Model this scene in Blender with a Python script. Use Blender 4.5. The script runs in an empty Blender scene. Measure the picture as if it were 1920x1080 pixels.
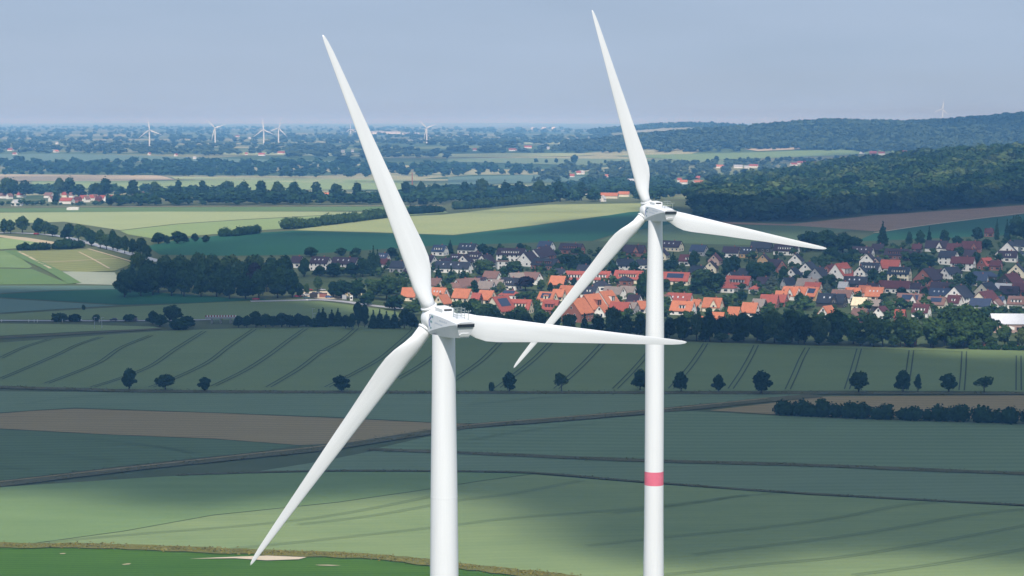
import bpy, math, random
import numpy as np
from mathutils import Vector, Matrix
from mathutils.geometry import delaunay_2d_cdt
random.seed(7); RNG = np.random.default_rng(7)
R = math.radians
scene = bpy.context.scene
COL = scene.collection

# ------------------------------------------------------------------ camera, sky, sun, exposure
CAM_Z, FPX, PITCH = 118.0, 4000.0, math.atan(312 / 4000.0)
cam = bpy.data.objects.new('camera', bpy.data.cameras.new('camera')); COL.objects.link(cam)
cam.location = (0, 0, CAM_Z); cam.rotation_euler = (R(90) - PITCH, 0, 0)
cam.data.sensor_width = 36; cam.data.lens = 36 * FPX / 1920
cam.data.clip_start = 1; cam.data.clip_end = 200000
scene.camera = cam
SUN_EL, SUN_AZ = R(50), R(0)            # azimuth measured from straight behind the camera, minus = from the left
SUN = Vector((math.sin(SUN_AZ) * math.cos(SUN_EL), -math.cos(SUN_AZ) * math.cos(SUN_EL), math.sin(SUN_EL)))
world = bpy.data.worlds.new('World'); scene.world = world; world.use_nodes = True
wn = world.node_tree.nodes; wl = world.node_tree.links
bg = wn['Background']; sky = wn.new('ShaderNodeTexSky'); sky.sky_type = 'NISHITA'; sky.sun_disc = False
sky.sun_elevation = SUN_EL; sky.sun_rotation = math.atan2(SUN.x, SUN.y)
sky.altitude = 100; sky.air_density = 0.45; sky.dust_density = 0.6; sky.ozone_density = 2.0
# thin high cloud veils the blue evenly
veil = wn.new('ShaderNodeMix'); veil.data_type = 'RGBA'; veil.inputs[0].default_value = 0.5; veil.inputs[7].default_value = (4.12, 5.22, 6.85, 1)
wl.new(sky.outputs[0], veil.inputs[6])
stx = wn.new('ShaderNodeTexCoord'); smp = wn.new('ShaderNodeMapping'); smp.inputs['Scale'].default_value = (3, 3, 16); snz = wn.new('ShaderNodeTexNoise'); snz.inputs['Scale'].default_value = 2.2; snz.inputs['Detail'].default_value = 5
smr = wn.new('ShaderNodeMapRange'); smr.inputs[1].default_value = .3; smr.inputs[2].default_value = .7; smr.inputs[3].default_value = .86; smr.inputs[4].default_value = .97
wl.new(stx.outputs['Generated'], smp.inputs[0]); wl.new(smp.outputs[0], snz.inputs['Vector']); wl.new(snz.outputs[0], smr.inputs[0]); wl.new(smr.outputs[0], veil.inputs[0])
shs = wn.new('ShaderNodeHueSaturation'); smv = wn.new('ShaderNodeMapRange'); smv.inputs[1].default_value = .3; smv.inputs[2].default_value = .7; smv.inputs[3].default_value = .965; smv.inputs[4].default_value = 1.045
wl.new(snz.outputs[0], smv.inputs[0]); wl.new(smv.outputs[0], shs.inputs['Value']); wl.new(veil.outputs[2], shs.inputs['Color'])
wl.new(shs.outputs[0], bg.inputs[0]); bg.inputs[1].default_value = 0.098
sl = bpy.data.lights.new('sun', 'SUN'); sl.energy = 4.3; sl.angle = R(0.53); sl.color = (1.0, 0.965, 0.91)
so = bpy.data.objects.new('sun', sl); COL.objects.link(so); so.rotation_euler = SUN.to_track_quat('Z', 'Y').to_euler(); so.location = (0, -200, 600)
scene.view_settings.view_transform = 'Standard'; scene.view_settings.look = 'None'
scene.view_settings.exposure = 0.0; scene.view_settings.gamma = 1.0
scene.render.engine = 'CYCLES'
cy = scene.cycles
cy.max_bounces = 6; cy.diffuse_bounces = 3; cy.glossy_bounces = 2; cy.transmission_bounces = 3; cy.volume_bounces = 0; cy.transparent_max_bounces = 12
cy.use_denoising = True; cy.use_adaptive_sampling = False
try: cy.denoiser = 'OPENIMAGEDENOISE'; cy.denoising_input_passes = 'RGB_ALBEDO_NORMAL'; cy.denoising_prefilter = 'ACCURATE'
except Exception: pass

# ------------------------------------------------------------------ helpers
def tag(o, label=None, cat=None, group=None, kind=None):
    if label: o['label'] = label
    if cat: o['category'] = cat
    if group: o['group'] = group
    if kind: o['kind'] = kind
    return o
def link(o, parent=None):
    COL.objects.link(o)
    if parent is not None: o.parent = parent
    return o
def empty(name, loc, rz=0.0):
    o = bpy.data.objects.new(name, None); COL.objects.link(o); o.empty_display_size = 1
    o.location = loc; o.rotation_euler = (0, 0, rz); return o
def mesh(name, verts, faces, mat=None, smooth=False):
    me = bpy.data.meshes.new(name)
    me.from_pydata([tuple(v) for v in verts], [], [tuple(f) for f in faces]); 
    if mat: me.materials.append(mat)
    if smooth: me.polygons.foreach_set('use_smooth', [True] * len(me.polygons))
    me.update(); return me
def fast_mesh(name, V, F, mat, tone=None, smooth=False):
    """V (n,3), F list of index arrays each (m,k)"""
    me = bpy.data.meshes.new(name); V = np.asarray(V, np.float32)
    me.vertices.add(len(V)); me.vertices.foreach_set('co', V.ravel())
    nl = sum(f.size for f in F); npoly = sum(len(f) for f in F)
    me.loops.add(nl); me.polygons.add(npoly)
    me.loops.foreach_set('vertex_index', np.concatenate([f.ravel() for f in F]).astype(np.int32))
    tot = np.concatenate([np.full(len(f), f.shape[1]) for f in F]); st = np.concatenate([[0], np.cumsum(tot)[:-1]])
    me.polygons.foreach_set('loop_start', st.astype(np.int32)); me.polygons.foreach_set('loop_total', tot.astype(np.int32))
    if smooth: me.polygons.foreach_set('use_smooth', np.ones(npoly, bool))
    if tone is not None:
        a = me.attributes.new('tone', 'FLOAT', 'POINT'); a.data.foreach_set('value', np.asarray(tone, np.float32))
    if mat: me.materials.append(mat)
    me.update(calc_edges=True); me.validate(); return me
def obj(name, me, parent=None, loc=None):
    o = bpy.data.objects.new(name, me); link(o, parent)
    if loc is not None: o.location = loc
    return o
class MB:
    """collects shapes that become ONE mesh"""
    def __init__(s): s.v = []; s.f = []
    def add(s, vs, fs, M=None):
        n = len(s.v)
        s.v += [(M @ Vector(p)) if M is not None else Vector(p) for p in vs]; s.f += [tuple(i + n for i in f) for f in fs]; return s
    def box(s, x0, x1, y0, y1, z0, z1, M=None):
        return s.add([(x0,y0,z0),(x1,y0,z0),(x1,y1,z0),(x0,y1,z0),(x0,y0,z1),(x1,y0,z1),(x1,y1,z1),(x0,y1,z1)],
              [(0,3,2,1),(4,5,6,7),(0,1,5,4),(1,2,6,5),(2,3,7,6),(3,0,4,7)], M)
    def prism(s, poly, y0, y1, M=None):
        """poly in xz, extruded along y"""
        n = len(poly); vs = [(x, y0, z) for x, z in poly] + [(x, y1, z) for x, z in poly]
        fs = [tuple(range(n)), tuple(range(2*n-1, n-1, -1))] + [(i, i+n, (i+1) % n + n, (i+1) % n) for i in range(n)]
        return s.add(vs, fs, M)
    def tube(s, pts, rad, n=8, caps=True, M=None):
        vs = []; fs = []
        P = [Vector(p) for p in pts]
        for i, p in enumerate(P):
            d = (P[min(i+1, len(P)-1)] - P[max(i-1, 0)]).normalized()
            u = d.orthogonal().normalized() if abs(d.z) < .999 else Vector((1,0,0)); w = d.cross(u); u = w.cross(d)
            r = rad[i] if isinstance(rad, (list, tuple)) else rad
            vs += [p + (u * math.cos(2*math.pi*k/n) + w * math.sin(2*math.pi*k/n)) * r for k in range(n)]
        for i in range(len(P)-1):
            fs += [(i*n+k, i*n+(k+1) % n, (i+1)*n+(k+1) % n, (i+1)*n+k) for k in range(n)]
        if caps: fs += [tuple(range(n-1, -1, -1)), tuple((len(P)-1)*n+k for k in range(n))]
        return s.add(vs, fs, M)
    def me(s, name, mat, smooth=False): return mesh(name, s.v, s.f, mat, smooth)
    def build(s, name, mat, parent=None, smooth=False): return obj(name, s.me(name, mat, smooth), parent)
def copy_tree(o, parent=None):
    c = o.copy(); COL.objects.link(c); c.parent = parent
    for ch in o.children: copy_tree(ch, c)
    return c

# ------------------------------------------------------------------ terrain
_py = np.array([-3000, 900, 1000, 1100, 1170, 1250, 1330, 1600, 1800, 2400, 2700, 3500, 4500, 5300, 6000, 9000, 15000, 42000, 60000.])
_pz = np.array([0, 0, 3, 6.5, 6.5, 4.5, 6, 20, 22, 24, 20, 5, 10, 28, 40, 50, 60, 84, 84.])
_ty = np.arange(-3000, 60001, 10.0); _tz = np.interp(_ty, _py, _pz)
_k = np.exp(-0.5 * (np.arange(-12, 13) / 4.5) ** 2); _k /= _k.sum()
_tz = np.convolve(np.pad(_tz, 12, mode='edge'), _k, 'valid')
_rx = np.array([-400, 206, 354, 501, 649, 796, 885, 1091, 1239, 1416, 1700, 4000.])
_rz = np.array([0, 7, 27, 40, 52, 65, 71, 65, 72, 88, 96, 60.])
def sst(a, b, x):
    t = np.clip((x - a) / (b - a), 0, 1); return t * t * (3 - 2 * t)
def h(x, y):
    x = np.asarray(x, float); y = np.asarray(y, float)
    z = np.interp(y, _ty, _tz)
    z = z + 49 * sst(200, 720, x) * sst(2080, 2900, y) * (1 - sst(3150, 4000, y)) * (1 - 0.25 * sst(900, 1600, x))
    z = z + np.interp(x, _rx, _rz) * np.exp(-((y - 5900) / 620.0) ** 2)
    z = z + 44 * np.exp(-((x - 760) / 420.0) ** 2) * np.exp(-((y - 9000) / 900.0) ** 2)
    z = z + 0.9 * np.sin(x / 190.0 + y / 310.0) * sst(950, 1300, y) + 1.2 * np.sin(x / 520.0 + 1) * sst(1300, 2000, y)
    z = z + 5 * sst(9000, 14000, y) * (np.sin(x / 1100 + y / 5000) + 0.6 * np.sin(x / 530 + 2 + y / 3000))
    return z
def hz(x, y): return float(h(x, y))
_sp, _cp = math.sin(PITCH), math.cos(PITCH)
_gy = np.geomspace(150, 41500, 4000)
def ray(u, v):
    a = (u - 960) / FPX; b = (540 - v) / FPX
    dy = _cp + b * _sp; dz = -_sp + b * _cp
    return a / dy, dz / dy
def G(u, v, dz=0.0):
    """the point of the land (lifted by dz) seen at photo pixel u, v"""
    sx, sz = ray(u, v)
    f = CAM_Z + sz * _gy - h(sx * _gy, _gy) - dz
    k = np.where(f < 0)[0]
    if len(k) == 0: y = 41000.0
    else:
        i = max(int(k[0]), 1); lo, hi = _gy[i-1], _gy[i]
        for _ in range(24):
            m = .5 * (lo + hi)
            if CAM_Z + sz * m - hz(sx * m, m) - dz < 0: hi = m
            else: lo = m
        y = .5 * (lo + hi)
    return Vector((sx * y, y, hz(sx * y, y)))
def pxm(y): return FPX / y
def PX(p):
    """photo pixel of a point"""
    y = p[1] * _cp - (p[2] - CAM_Z) * _sp; z = p[1] * _sp + (p[2] - CAM_Z) * _cp
    return 960 + FPX * p[0] / y, 540 - FPX * z / y

# ------------------------------------------------------------------ materials
def newmat(name):
    m = bpy.data.materials.new(name); m.use_nodes = True
    nt = m.node_tree; b = nt.nodes['Principled BSDF']; return m, nt, b
def N(nt, t, **kw):
    n = nt.nodes.new(t)
    for k, v in kw.items():
        if k in n.inputs: n.inputs[k].default_value = v
        else: setattr(n, k, v)
    return n
def surf(name, c1, c2=None, scale=0.5, rough=0.7, stretch=(1, 1, 1), metal=0.0, spec=0.3, rnd=0.0, detail=5):
    """noise-mottled surface, with a slight difference between objects (rnd)"""
    m, nt, b = newmat(name); L = nt.links
    c2 = c2 or tuple(x * 0.86 for x in c1)
    tc = N(nt, 'ShaderNodeTexCoord'); mp = N(nt, 'ShaderNodeMapping'); mp.inputs['Scale'].default_value = stretch
    nz = N(nt, 'ShaderNodeTexNoise', Scale=scale, Detail=detail, Roughness=0.6)
    L.new(tc.outputs['Object'], mp.inputs[0]); L.new(mp.outputs[0], nz.inputs['Vector'])
    mx = N(nt, 'ShaderNodeMix', data_type='RGBA'); mx.inputs[6].default_value = (*c1, 1); mx.inputs[7].default_value = (*c2, 1)
    mr = N(nt, 'ShaderNodeMapRange'); mr.inputs[1].default_value = .3; mr.inputs[2].default_value = .7
    L.new(nz.outputs[0], mr.inputs[0]); L.new(mr.outputs[0], mx.inputs[0])
    out = mx.outputs[2]
    if rnd:
        oi = N(nt, 'ShaderNodeObjectInfo'); hs = N(nt, 'ShaderNodeHueSaturation')
        r2 = N(nt, 'ShaderNodeMapRange'); r2.inputs[3].default_value = 1 - rnd; r2.inputs[4].default_value = 1 + rnd
        L.new(oi.outputs['Random'], r2.inputs[0]); L.new(r2.outputs[0], hs.inputs['Value']); L.new(out, hs.inputs['Color']); out = hs.outputs[0]
    L.new(out, b.inputs['Base Color']); b.inputs['Roughness'].default_value = rough; b.inputs['Metallic'].default_value = metal
    b.inputs['Specular IOR Level'].default_value = spec
    return m
def field_mat(name, c1, c2, ang=0.0, row=0.0, rowgap=3.0, blotch=60.0, amt=1.0):
    """crop: broad soft patches, streaks along the drilling direction and fine grain"""
    m, nt, b = newmat(name); L = nt.links
    tc = N(nt, 'ShaderNodeTexCoord')
    mp = N(nt, 'ShaderNodeMapping'); mp.inputs['Rotation'].default_value = (0, 0, -ang); mp.inputs['Scale'].default_value = (1/9.0, 1, 1)
    L.new(tc.outputs['Object'], mp.inputs[0])
    n1 = N(nt, 'ShaderNodeTexNoise', Scale=1/blotch, Detail=6.0, Roughness=.55); L.new(tc.outputs['Object'], n1.inputs['Vector'])
    n2 = N(nt, 'ShaderNodeTexNoise', Scale=0.16, Detail=4.0, Roughness=.6); L.new(mp.outputs[0], n2.inputs['Vector'])
    n3 = N(nt, 'ShaderNodeTexNoise', Scale=0.8, Detail=4.0, Roughness=.75); L.new(tc.outputs['Object'], n3.inputs['Vector'])
    a1 = N(nt, 'ShaderNodeMath', operation='MULTIPLY_ADD'); a1.inputs[1].default_value = .9 * amt
    L.new(n1.outputs[0], a1.inputs[0])
    a2 = N(nt, 'ShaderNodeMath', operation='MULTIPLY_ADD'); a2.inputs[1].default_value = 1.0 * amt; L.new(n2.outputs[0], a2.inputs[0]); L.new(a1.outputs[0], a2.inputs[2])
    a3 = N(nt, 'ShaderNodeMath', operation='MULTIPLY_ADD'); a3.inputs[1].default_value = .75 * amt; L.new(n3.outputs[0], a3.inputs[0]); L.new(a2.outputs[0], a3.inputs[2])
    a1.inputs[2].default_value = 0.5 - 1.33 * amt
    fac = a3.outputs[0]
    mx = N(nt, 'ShaderNodeMix', data_type='RGBA'); mx.inputs[6].default_value = (*c1, 1); mx.inputs[7].default_value = (*c2, 1); L.new(fac, mx.inputs[0])
    out = mx.outputs[2]
    if row:
        mp2 = N(nt, 'ShaderNodeMapping'); mp2.inputs['Rotation'].default_value = (0, 0, -ang); L.new(tc.outputs['Object'], mp2.inputs[0])
        wv = N(nt, 'ShaderNodeTexWave', bands_direction='Y', Scale=2*math.pi/20/rowgap, Distortion=3.5, Detail=3.0); wv.inputs['Detail Scale'].default_value = .25; L.new(mp2.outputs[0], wv.inputs['Vector'])
        mr = N(nt, 'ShaderNodeMapRange'); mr.inputs[3].default_value = 1 - row; mr.inputs[4].default_value = 1 + row * .4; L.new(wv.outputs[0], mr.inputs[0])
        hs = N(nt, 'ShaderNodeHueSaturation'); L.new(out, hs.inputs['Color']); L.new(mr.outputs[0], hs.inputs['Value']); out = hs.outputs[0]
    L.new(out, b.inputs['Base Color']); b.inputs['Roughness'].default_value = .9; b.inputs['Specular IOR Level'].default_value = .1
    return m
def foliage(name, dark, light, trans=0.2, scale=.12):
    m, nt, b = newmat(name); L = nt.links; nt.nodes.remove(b); outn = nt.nodes['Material Output']
    ge = N(nt, 'ShaderNodeNewGeometry'); oi = N(nt, 'ShaderNodeObjectInfo'); at = N(nt, 'ShaderNodeAttribute', attribute_name='tone')
    tc = N(nt, 'ShaderNodeTexCoord'); nz = N(nt, 'ShaderNodeTexNoise', Scale=scale, Detail=3.0); L.new(tc.outputs['Object'], nz.inputs['Vector'])
    ad = N(nt, 'ShaderNodeMath', operation='ADD'); L.new(oi.outputs['Random'], ad.inputs[0]); L.new(at.outputs['Fac'], ad.inputs[1])
    fr = N(nt, 'ShaderNodeMath', operation='FRACT'); L.new(ad.outputs[0], fr.inputs[0])
    s1 = N(nt, 'ShaderNodeMath', operation='MULTIPLY_ADD'); s1.inputs[1].default_value = .38; s1.inputs[2].default_value = -.05; L.new(fr.outputs[0], s1.inputs[0])
    s2 = N(nt, 'ShaderNodeMath', operation='MULTIPLY_ADD'); s2.inputs[1].default_value = .38; L.new(ge.outputs['Random Per Island'], s2.inputs[0]); L.new(s1.outputs[0], s2.inputs[2])
    s3 = N(nt, 'ShaderNodeMath', operation='MULTIPLY_ADD'); s3.inputs[1].default_value = .35; L.new(nz.outputs[0], s3.inputs[0]); L.new(s2.outputs[0], s3.inputs[2])
    mx = N(nt, 'ShaderNodeMix', data_type='RGBA'); mx.inputs[6].default_value = (*dark, 1); mx.inputs[7].default_value = (*light, 1); L.new(s3.outputs[0], mx.inputs[0])
    d = N(nt, 'ShaderNodeBsdfDiffuse'); t = N(nt, 'ShaderNodeBsdfTranslucent'); ms = N(nt, 'ShaderNodeMixShader'); ms.inputs[0].default_value = trans
    L.new(mx.outputs[2], d.inputs[0]); L.new(mx.outputs[2], t.inputs[0]); L.new(d.outputs[0], ms.inputs[1]); L.new(t.outputs[0], ms.inputs[2]); L.new(ms.outputs[0], outn.inputs[0])
    return m
M = {}
M['white'] = surf('white_paint', (.85, .855, .86), (.765, .77, .775), .9, .38, (1, 1, .045), spec=.4, detail=7)
M['nacelle'] = surf('nacelle_paint', (.76, .77, .79), (.68, .69, .71), .6, .4)
M['grey_metal'] = surf('grey_metal', (.35, .40, .40), (.25, .30, .30), 3, .5)
M['dark'] = surf('dark_slot', (.02, .025, .03), None, 3, .5)
M['red_band'] = surf('red_band', (.80, .19, .26), (.74, .15, .22), .6, .45)
M['logo_blue'] = surf('logo_blue', (.10, .14, .42), None, 2, .5)
M['logo_teal'] = surf('logo_teal', (.22, .38, .42), None, 2, .5)
M['letter'] = surf('letter_grey_blue', (.48, .54, .62), None, 2, .5)
M['wood'] = surf('bark', (.05, .04, .03), (.03, .025, .02), 1.5, .9)
M['leaf'] = foliage('leaf_green', (.006, .026, .010), (.085, .145, .040))
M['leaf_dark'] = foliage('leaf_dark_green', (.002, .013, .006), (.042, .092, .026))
M['leaf_light'] = foliage('leaf_light_green', (.05, .08, .025), (.15, .19, .06))
M['leaf_blue'] = foliage('leaf_grey_green', (.05, .075, .055), (.14, .18, .13))
M['leaf_copper'] = foliage('leaf_copper', (.012, .010, .014), (.03, .02, .028))
M['leaf_yellow'] = foliage('leaf_yellow', (.12, .13, .03), (.30, .27, .06))
M['leaf_lit'] = foliage('leaf_lit_green', (.026, .060, .020), (.145, .195, .070))  # lighter leaf copy that paints sunlit patches onto the hill wood
M['grass_straw'] = foliage('grass_straw', (.10, .10, .025), (.30, .25, .07), .1, .3)
M['grass_dark'] = foliage('grass_dark', (.07, .085, .035), (.19, .19, .085), .1, .3)
M['leaf_haze'] = foliage('leaf_hazed', (.028, .050, .028), (.085, .125, .060), .1, .02)  # far leaves lightened in colour to stand in for thicker haze
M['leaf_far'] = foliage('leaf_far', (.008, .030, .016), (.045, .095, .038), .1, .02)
# ------------------------------------------------------------------ ground
def ground():
    ys = np.concatenate([np.arange(-1500, 500, 100), np.arange(500, 3400, 16), np.geomspace(3400, 41900, 330)])
    ts = np.linspace(-1, 1, 141); ts = np.sign(ts) * np.abs(ts) ** 1.25
    Y, T = np.meshgrid(ys, ts, indexing='ij'); X = T * (0.36 * np.maximum(Y, 0) + 900)
    V = np.stack([X, Y, h(X, Y)], -1).reshape(-1, 3)
    n, m = Y.shape; i = np.arange(n * m).reshape(n, m)
    F = np.stack([i[:-1, :-1], i[:-1, 1:], i[1:, 1:], i[1:, :-1]], -1).reshape(-1, 4)
    mt, nt, b = newmat('ground_patchwork'); L = nt.links
    tc = N(nt, 'ShaderNodeTexCoord'); mp = N(nt, 'ShaderNodeMapping'); mp.inputs['Scale'].default_value = (1/420, 1/300, 0); mp.inputs['Rotation'].default_value = (0, 0, .3)
    L.new(tc.outputs['Object'], mp.inputs[0])
    vo = N(nt, 'ShaderNodeTexVoronoi', distance='CHEBYCHEV', Scale=1.0, Randomness=.8); L.new(mp.outputs[0], vo.inputs['Vector'])
    sx = N(nt, 'ShaderNodeSeparateColor'); L.new(vo.outputs['Color'], sx.inputs[0])
    cr = N(nt, 'ShaderNodeValToRGB'); L.new(sx.outputs[0], cr.inputs[0]); cr.color_ramp.interpolation = 'CONSTANT'
    cols = [(.05, .09, .04), (.08, .12, .05), (.14, .18, .08), (.06, .10, .04), (.30, .30, .17), (.11, .15, .06), (.19, .20, .10)]
    e = cr.color_ramp.elements
    while len(e) < len(cols): e.new(0.5)
    for k, c in enumerate(cols): e[k].position = k / len(cols); e[k].color = (*c, 1)
    nz = N(nt, 'ShaderNodeTexNoise', Scale=.03, Detail=6.0); L.new(tc.outputs['Object'], nz.inputs['Vector'])
    hs = N(nt, 'ShaderNodeHueSaturation'); mr = N(nt, 'ShaderNodeMapRange'); mr.inputs[3].default_value = .6; mr.inputs[4].default_value = 1.4
    L.new(nz.outputs[0], mr.inputs[0]); L.new(mr.outputs[0], hs.inputs['Value']); L.new(cr.outputs[0], hs.inputs['Color'])
    # near land between the fields is rough grass
    sp = N(nt, 'ShaderNodeSeparateXYZ'); L.new(tc.outputs['Object'], sp.inputs[0])
    far = N(nt, 'ShaderNodeMapRange'); far.inputs[1].default_value = 2500; far.inputs[2].default_value = 2900; L.new(sp.outputs[1], far.inputs[0])
    gr = N(nt, 'ShaderNodeMix', data_type='RGBA'); gr.inputs[6].default_value = (.055, .085, .035, 1); gr.inputs[7].default_value = (.13, .14, .07, 1); L.new(nz.outputs[0], gr.inputs[0])
    mx = N(nt, 'ShaderNodeMix', data_type='RGBA'); L.new(far.outputs[0], mx.inputs[0]); L.new(gr.outputs[2], mx.inputs[6]); L.new(hs.outputs[0], mx.inputs[7])
    L.new(mx.outputs[2], b.inputs['Base Color']); b.inputs['Roughness'].default_value = .95; b.inputs['Specular IOR Level'].default_value = .05
    o = obj('ground', fast_mesh('ground', V, [F], mt, smooth=True)); tag(o, 'wide green plain of farmland running to the hazy horizon', 'ground', kind='structure')
ground()

_foff = [0.12]
def drape(name, poly, mat, off, step=None):
    """a sheet over the land inside a ground polygon (list of xy)"""
    P = [Vector((p[0], p[1])) for p in poly]
    xs = [p.x for p in P]; ys = [p.y for p in P]; ym = sum(ys) / len(ys)
    step = step or max(8.0, min(60.0, ym / 90.0))
    ring = []
    for a, b in zip(P, P[1:] + P[:1]):
        n = max(1, int((b - a).length / step)); ring += [a.lerp(b, k / n) for k in range(n)]
    e = [(i, (i + 1) % len(ring)) for i in range(len(ring))]
    # grid points inside
    gx = np.arange(min(xs), max(xs), step); gy = np.arange(min(ys), max(ys), step)
    while len(gx) * len(gy) > 30000:
        step *= 1.4; gx = np.arange(min(xs), max(xs), step); gy = np.arange(min(ys), max(ys), step)
    GX, GY = np.meshgrid(gx + step * .37, gy + step * .41); GX = GX.ravel(); GY = GY.ravel()
    ins = np.zeros(len(GX), bool); dmin = np.full(len(GX), 1e9)
    for (ax, ay), (bx, by) in zip([(p.x, p.y) for p in ring], [(p.x, p.y) for p in ring[1:] + ring[:1]]):
        c = ((ay > GY) != (by > GY)) & (GX < (bx - ax) * (GY - ay) / (by - ay if by != ay else 1e-9) + ax); ins ^= c
        dx, dy = bx - ax, by - ay; t = np.clip(((GX - ax) * dx + (GY - ay) * dy) / max(dx*dx + dy*dy, 1e-9), 0, 1)
        dmin = np.minimum(dmin, np.hypot(GX - ax - t * dx, GY - ay - t * dy))
    ok = ins & (dmin > step * .35)
    pts = ring + [Vector((x, y)) for x, y in zip(GX[ok], GY[ok])]
    v, _, f, _, _, _ = delaunay_2d_cdt(pts, e, [], 1, 1e-4)
    va = np.array([(p.x, p.y) for p in v]); z = h(va[:, 0], va[:, 1]) + off
    fs = []
    for t in f:
        a, b, c = va[t[0]], va[t[1]], va[t[2]]
        fs.append(t if (b[0]-a[0])*(c[1]-a[1]) - (b[1]-a[1])*(c[0]-a[0]) > 0 else t[::-1])
    me = mesh(name, np.column_stack([va, z]), fs, mat, True)
    return me
def lerp_px(poly, n):
    out = []
    for a, b in zip(poly, poly[1:] + poly[:1]):
        out += [(a[0] + (b[0]-a[0])*k/n, a[1] + (b[1]-a[1])*k/n) for k in range(n)]
    return out
def field(label, px, mat, off=None, sub=3, name='field'):
    g = [G(u, v) for u, v in lerp_px(px, sub)]
    if off is None: _foff[0] += .004; off = _foff[0]
    o = obj(name, drape(name, [(p.x, p.y) for p in g], mat, off)); return tag(o, label, 'field', kind='structure')
def smooth_px(pts, n=8):
    out = []
    for i in range(len(pts) - 1):
        p0, p1, p2, p3 = pts[max(i-1, 0)], pts[i], pts[i+1], pts[min(i+2, len(pts)-1)]
        for k in range(n):
            t = k / n
            out.append(tuple(.5 * ((2*b) + (c-a)*t + (2*a-5*b+4*c-d)*t*t + (3*b-a-3*c+d)*t**3) for a, b, c, d in zip(p0, p1, p2, p3)))
    return out + [pts[-1]]
def ribbon(mb, px, width, off, shift=0.0, n=8, world=False, jag=0.0):
    g = [Vector((p[0], p[1], 0)) for p in px] if world else [G(u, v) for u, v in smooth_px(px, n)]
    # even out
    q = [g[0].copy()]
    for a, b in zip(g, g[1:]):
        k = max(1, int((b - a).length / 10.0)); q += [a.lerp(b, (j+1)/k) for j in range(k)]
    vs = []; fs = []
    for i, p in enumerate(q):
        d = (q[min(i+1, len(q)-1)] - q[max(i-1, 0)]); d.z = 0; d.normalize(); nrm = Vector((-d.y, d.x, 0))
        for s in (-.5, .5):
            c = p + nrm * (shift + s * width * (1 + jag * random.uniform(-1, 1))); vs.append((c.x, c.y, hz(c.x, c.y) + off))
        if i: j = 2*i; fs.append((j-2, j-1, j+1, j))
    mb.add(vs, [f[::-1] for f in fs])

FM = {}
def fm(key, c1, c2, ang=0, **kw):
    if key not in FM: FM[key] = field_mat('crop_' + key, c1, c2, R(ang), **kw)
    return FM[key]
wheat = fm('wheat', (.155, .215, .092), (.225, .28, .115), 8, row=.035, rowgap=4, blotch=35)
wheat_green = fm('wheat_green', (.125, .195, .075), (.19, .265, .105), 20)
green = fm('beet', (.032, .092, .003), (.070, .146, .010), 4, row=.16, rowgap=2.5)
verge = fm('verge', (.17, .145, .03), (.10, .115, .03), 0, blotch=12)
verge_dark = fm('verge_dark', (.075, .08, .035), (.14, .125, .06), 12, blotch=14)
shade_green = fm('clover', (.085, .135, .060), (.115, .165, .075), 5, row=.10, rowgap=6)
brown = fm('fallow', (.25, .188, .09), (.33, .25, .12), 4, row=.16, rowgap=5)
bluegreen = fm('barley', (.125, .18, .10), (.17, .23, .125), 3, row=.08, rowgap=6)
bluegreen2 = fm('barley_striped', (.12, .18, .095), (.165, .23, .12), -2, row=.12, rowgap=8)
rape = fm('ripening', (.128, .18, .075), (.17, .22, .085), 60)
teal = fm('teal_crop', (.10, .165, .13), (.12, .19, .14), 0)
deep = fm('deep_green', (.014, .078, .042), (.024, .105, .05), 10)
pale = fm('pale_crop', (.27, .32, .155), (.33, .37, .18), 15)
lime = fm('lime_crop', (.20, .28, .11), (.26, .33, .14), 20, row=.08, rowgap=14)
mid = fm('mid_green', (.10, .17, .06), (.13, .20, .075), 0)
straw = fm('straw', (.40, .34, .22), (.48, .39, .26), 0)
crestm = fm('crest_crop', (.225, .27, .115), (.32, .34, .15), 8, blotch=90)
greyf = fm('grey_crop', (.26, .29, .22), (.31, .33, .25), 0)
plots = fm('plot_grass', (.17, .20, .075), (.25, .25, .10), 25, row=.15, rowgap=12)
soil = fm('bare_soil', (.50, .42, .30), (.58, .48, .35), 0, blotch=15)
heath = fm('heath', (.24, .14, .085), (.34, .22, .13), 12, blotch=30)
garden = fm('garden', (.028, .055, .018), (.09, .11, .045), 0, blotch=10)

# foreground
field('bright green beet field at the very front', [(-150,1026),(100,1027),(200,1029),(400,1037),(560,1042),(700,1048),(830,1062),(950,1074),(1060,1084),(1300,1110),(1300,1220),(-150,1220)], green)
field('pale wheat field under the front cloud shadow', [(-150,1020),(50,1022),(233,997),(400,967),(633,943),(820,916),(900,903),(1000,890),(1210,907),(1500,928),(1930,951),(2150,960),(2150,1250),(1350,1200),(1200,1100),(1060,1079),(830,1056),(560,1036),(300,1027)], wheat)
field('greener wheat field beside the brown track', [(-150,930),(0,914),(200,901),(340,892),(480,888),(640,885),(860,886),(1000,889),(900,902),(820,915),(633,942),(400,966),(233,996),(50,1021),(-150,1018)], wheat_green)
field('strip of grey green barley between two thin verges', [(640,882),(480,885),(600,866),(700,846),(860,851),(1210,866),(1500,874),(1930,892),(2150,900),(2150,958),(1930,947),(1500,925),(1210,904),(1000,887),(860,883)], bluegreen)
field('dark green triangle of clover beside the brown track', [(-150,800),(0,806),(200,816),(400,824),(560,836),(480,848),(250,872),(0,902),(-150,918)], shade_green)
field('brown fallow field in cloud shadow', [(-150,772),(0,776),(60,771),(140,767),(400,775),(640,785),(800,793),(895,796),(855,802),(620,833),(560,835),(400,823),(200,815),(0,804),(-150,797)], brown)
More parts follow.
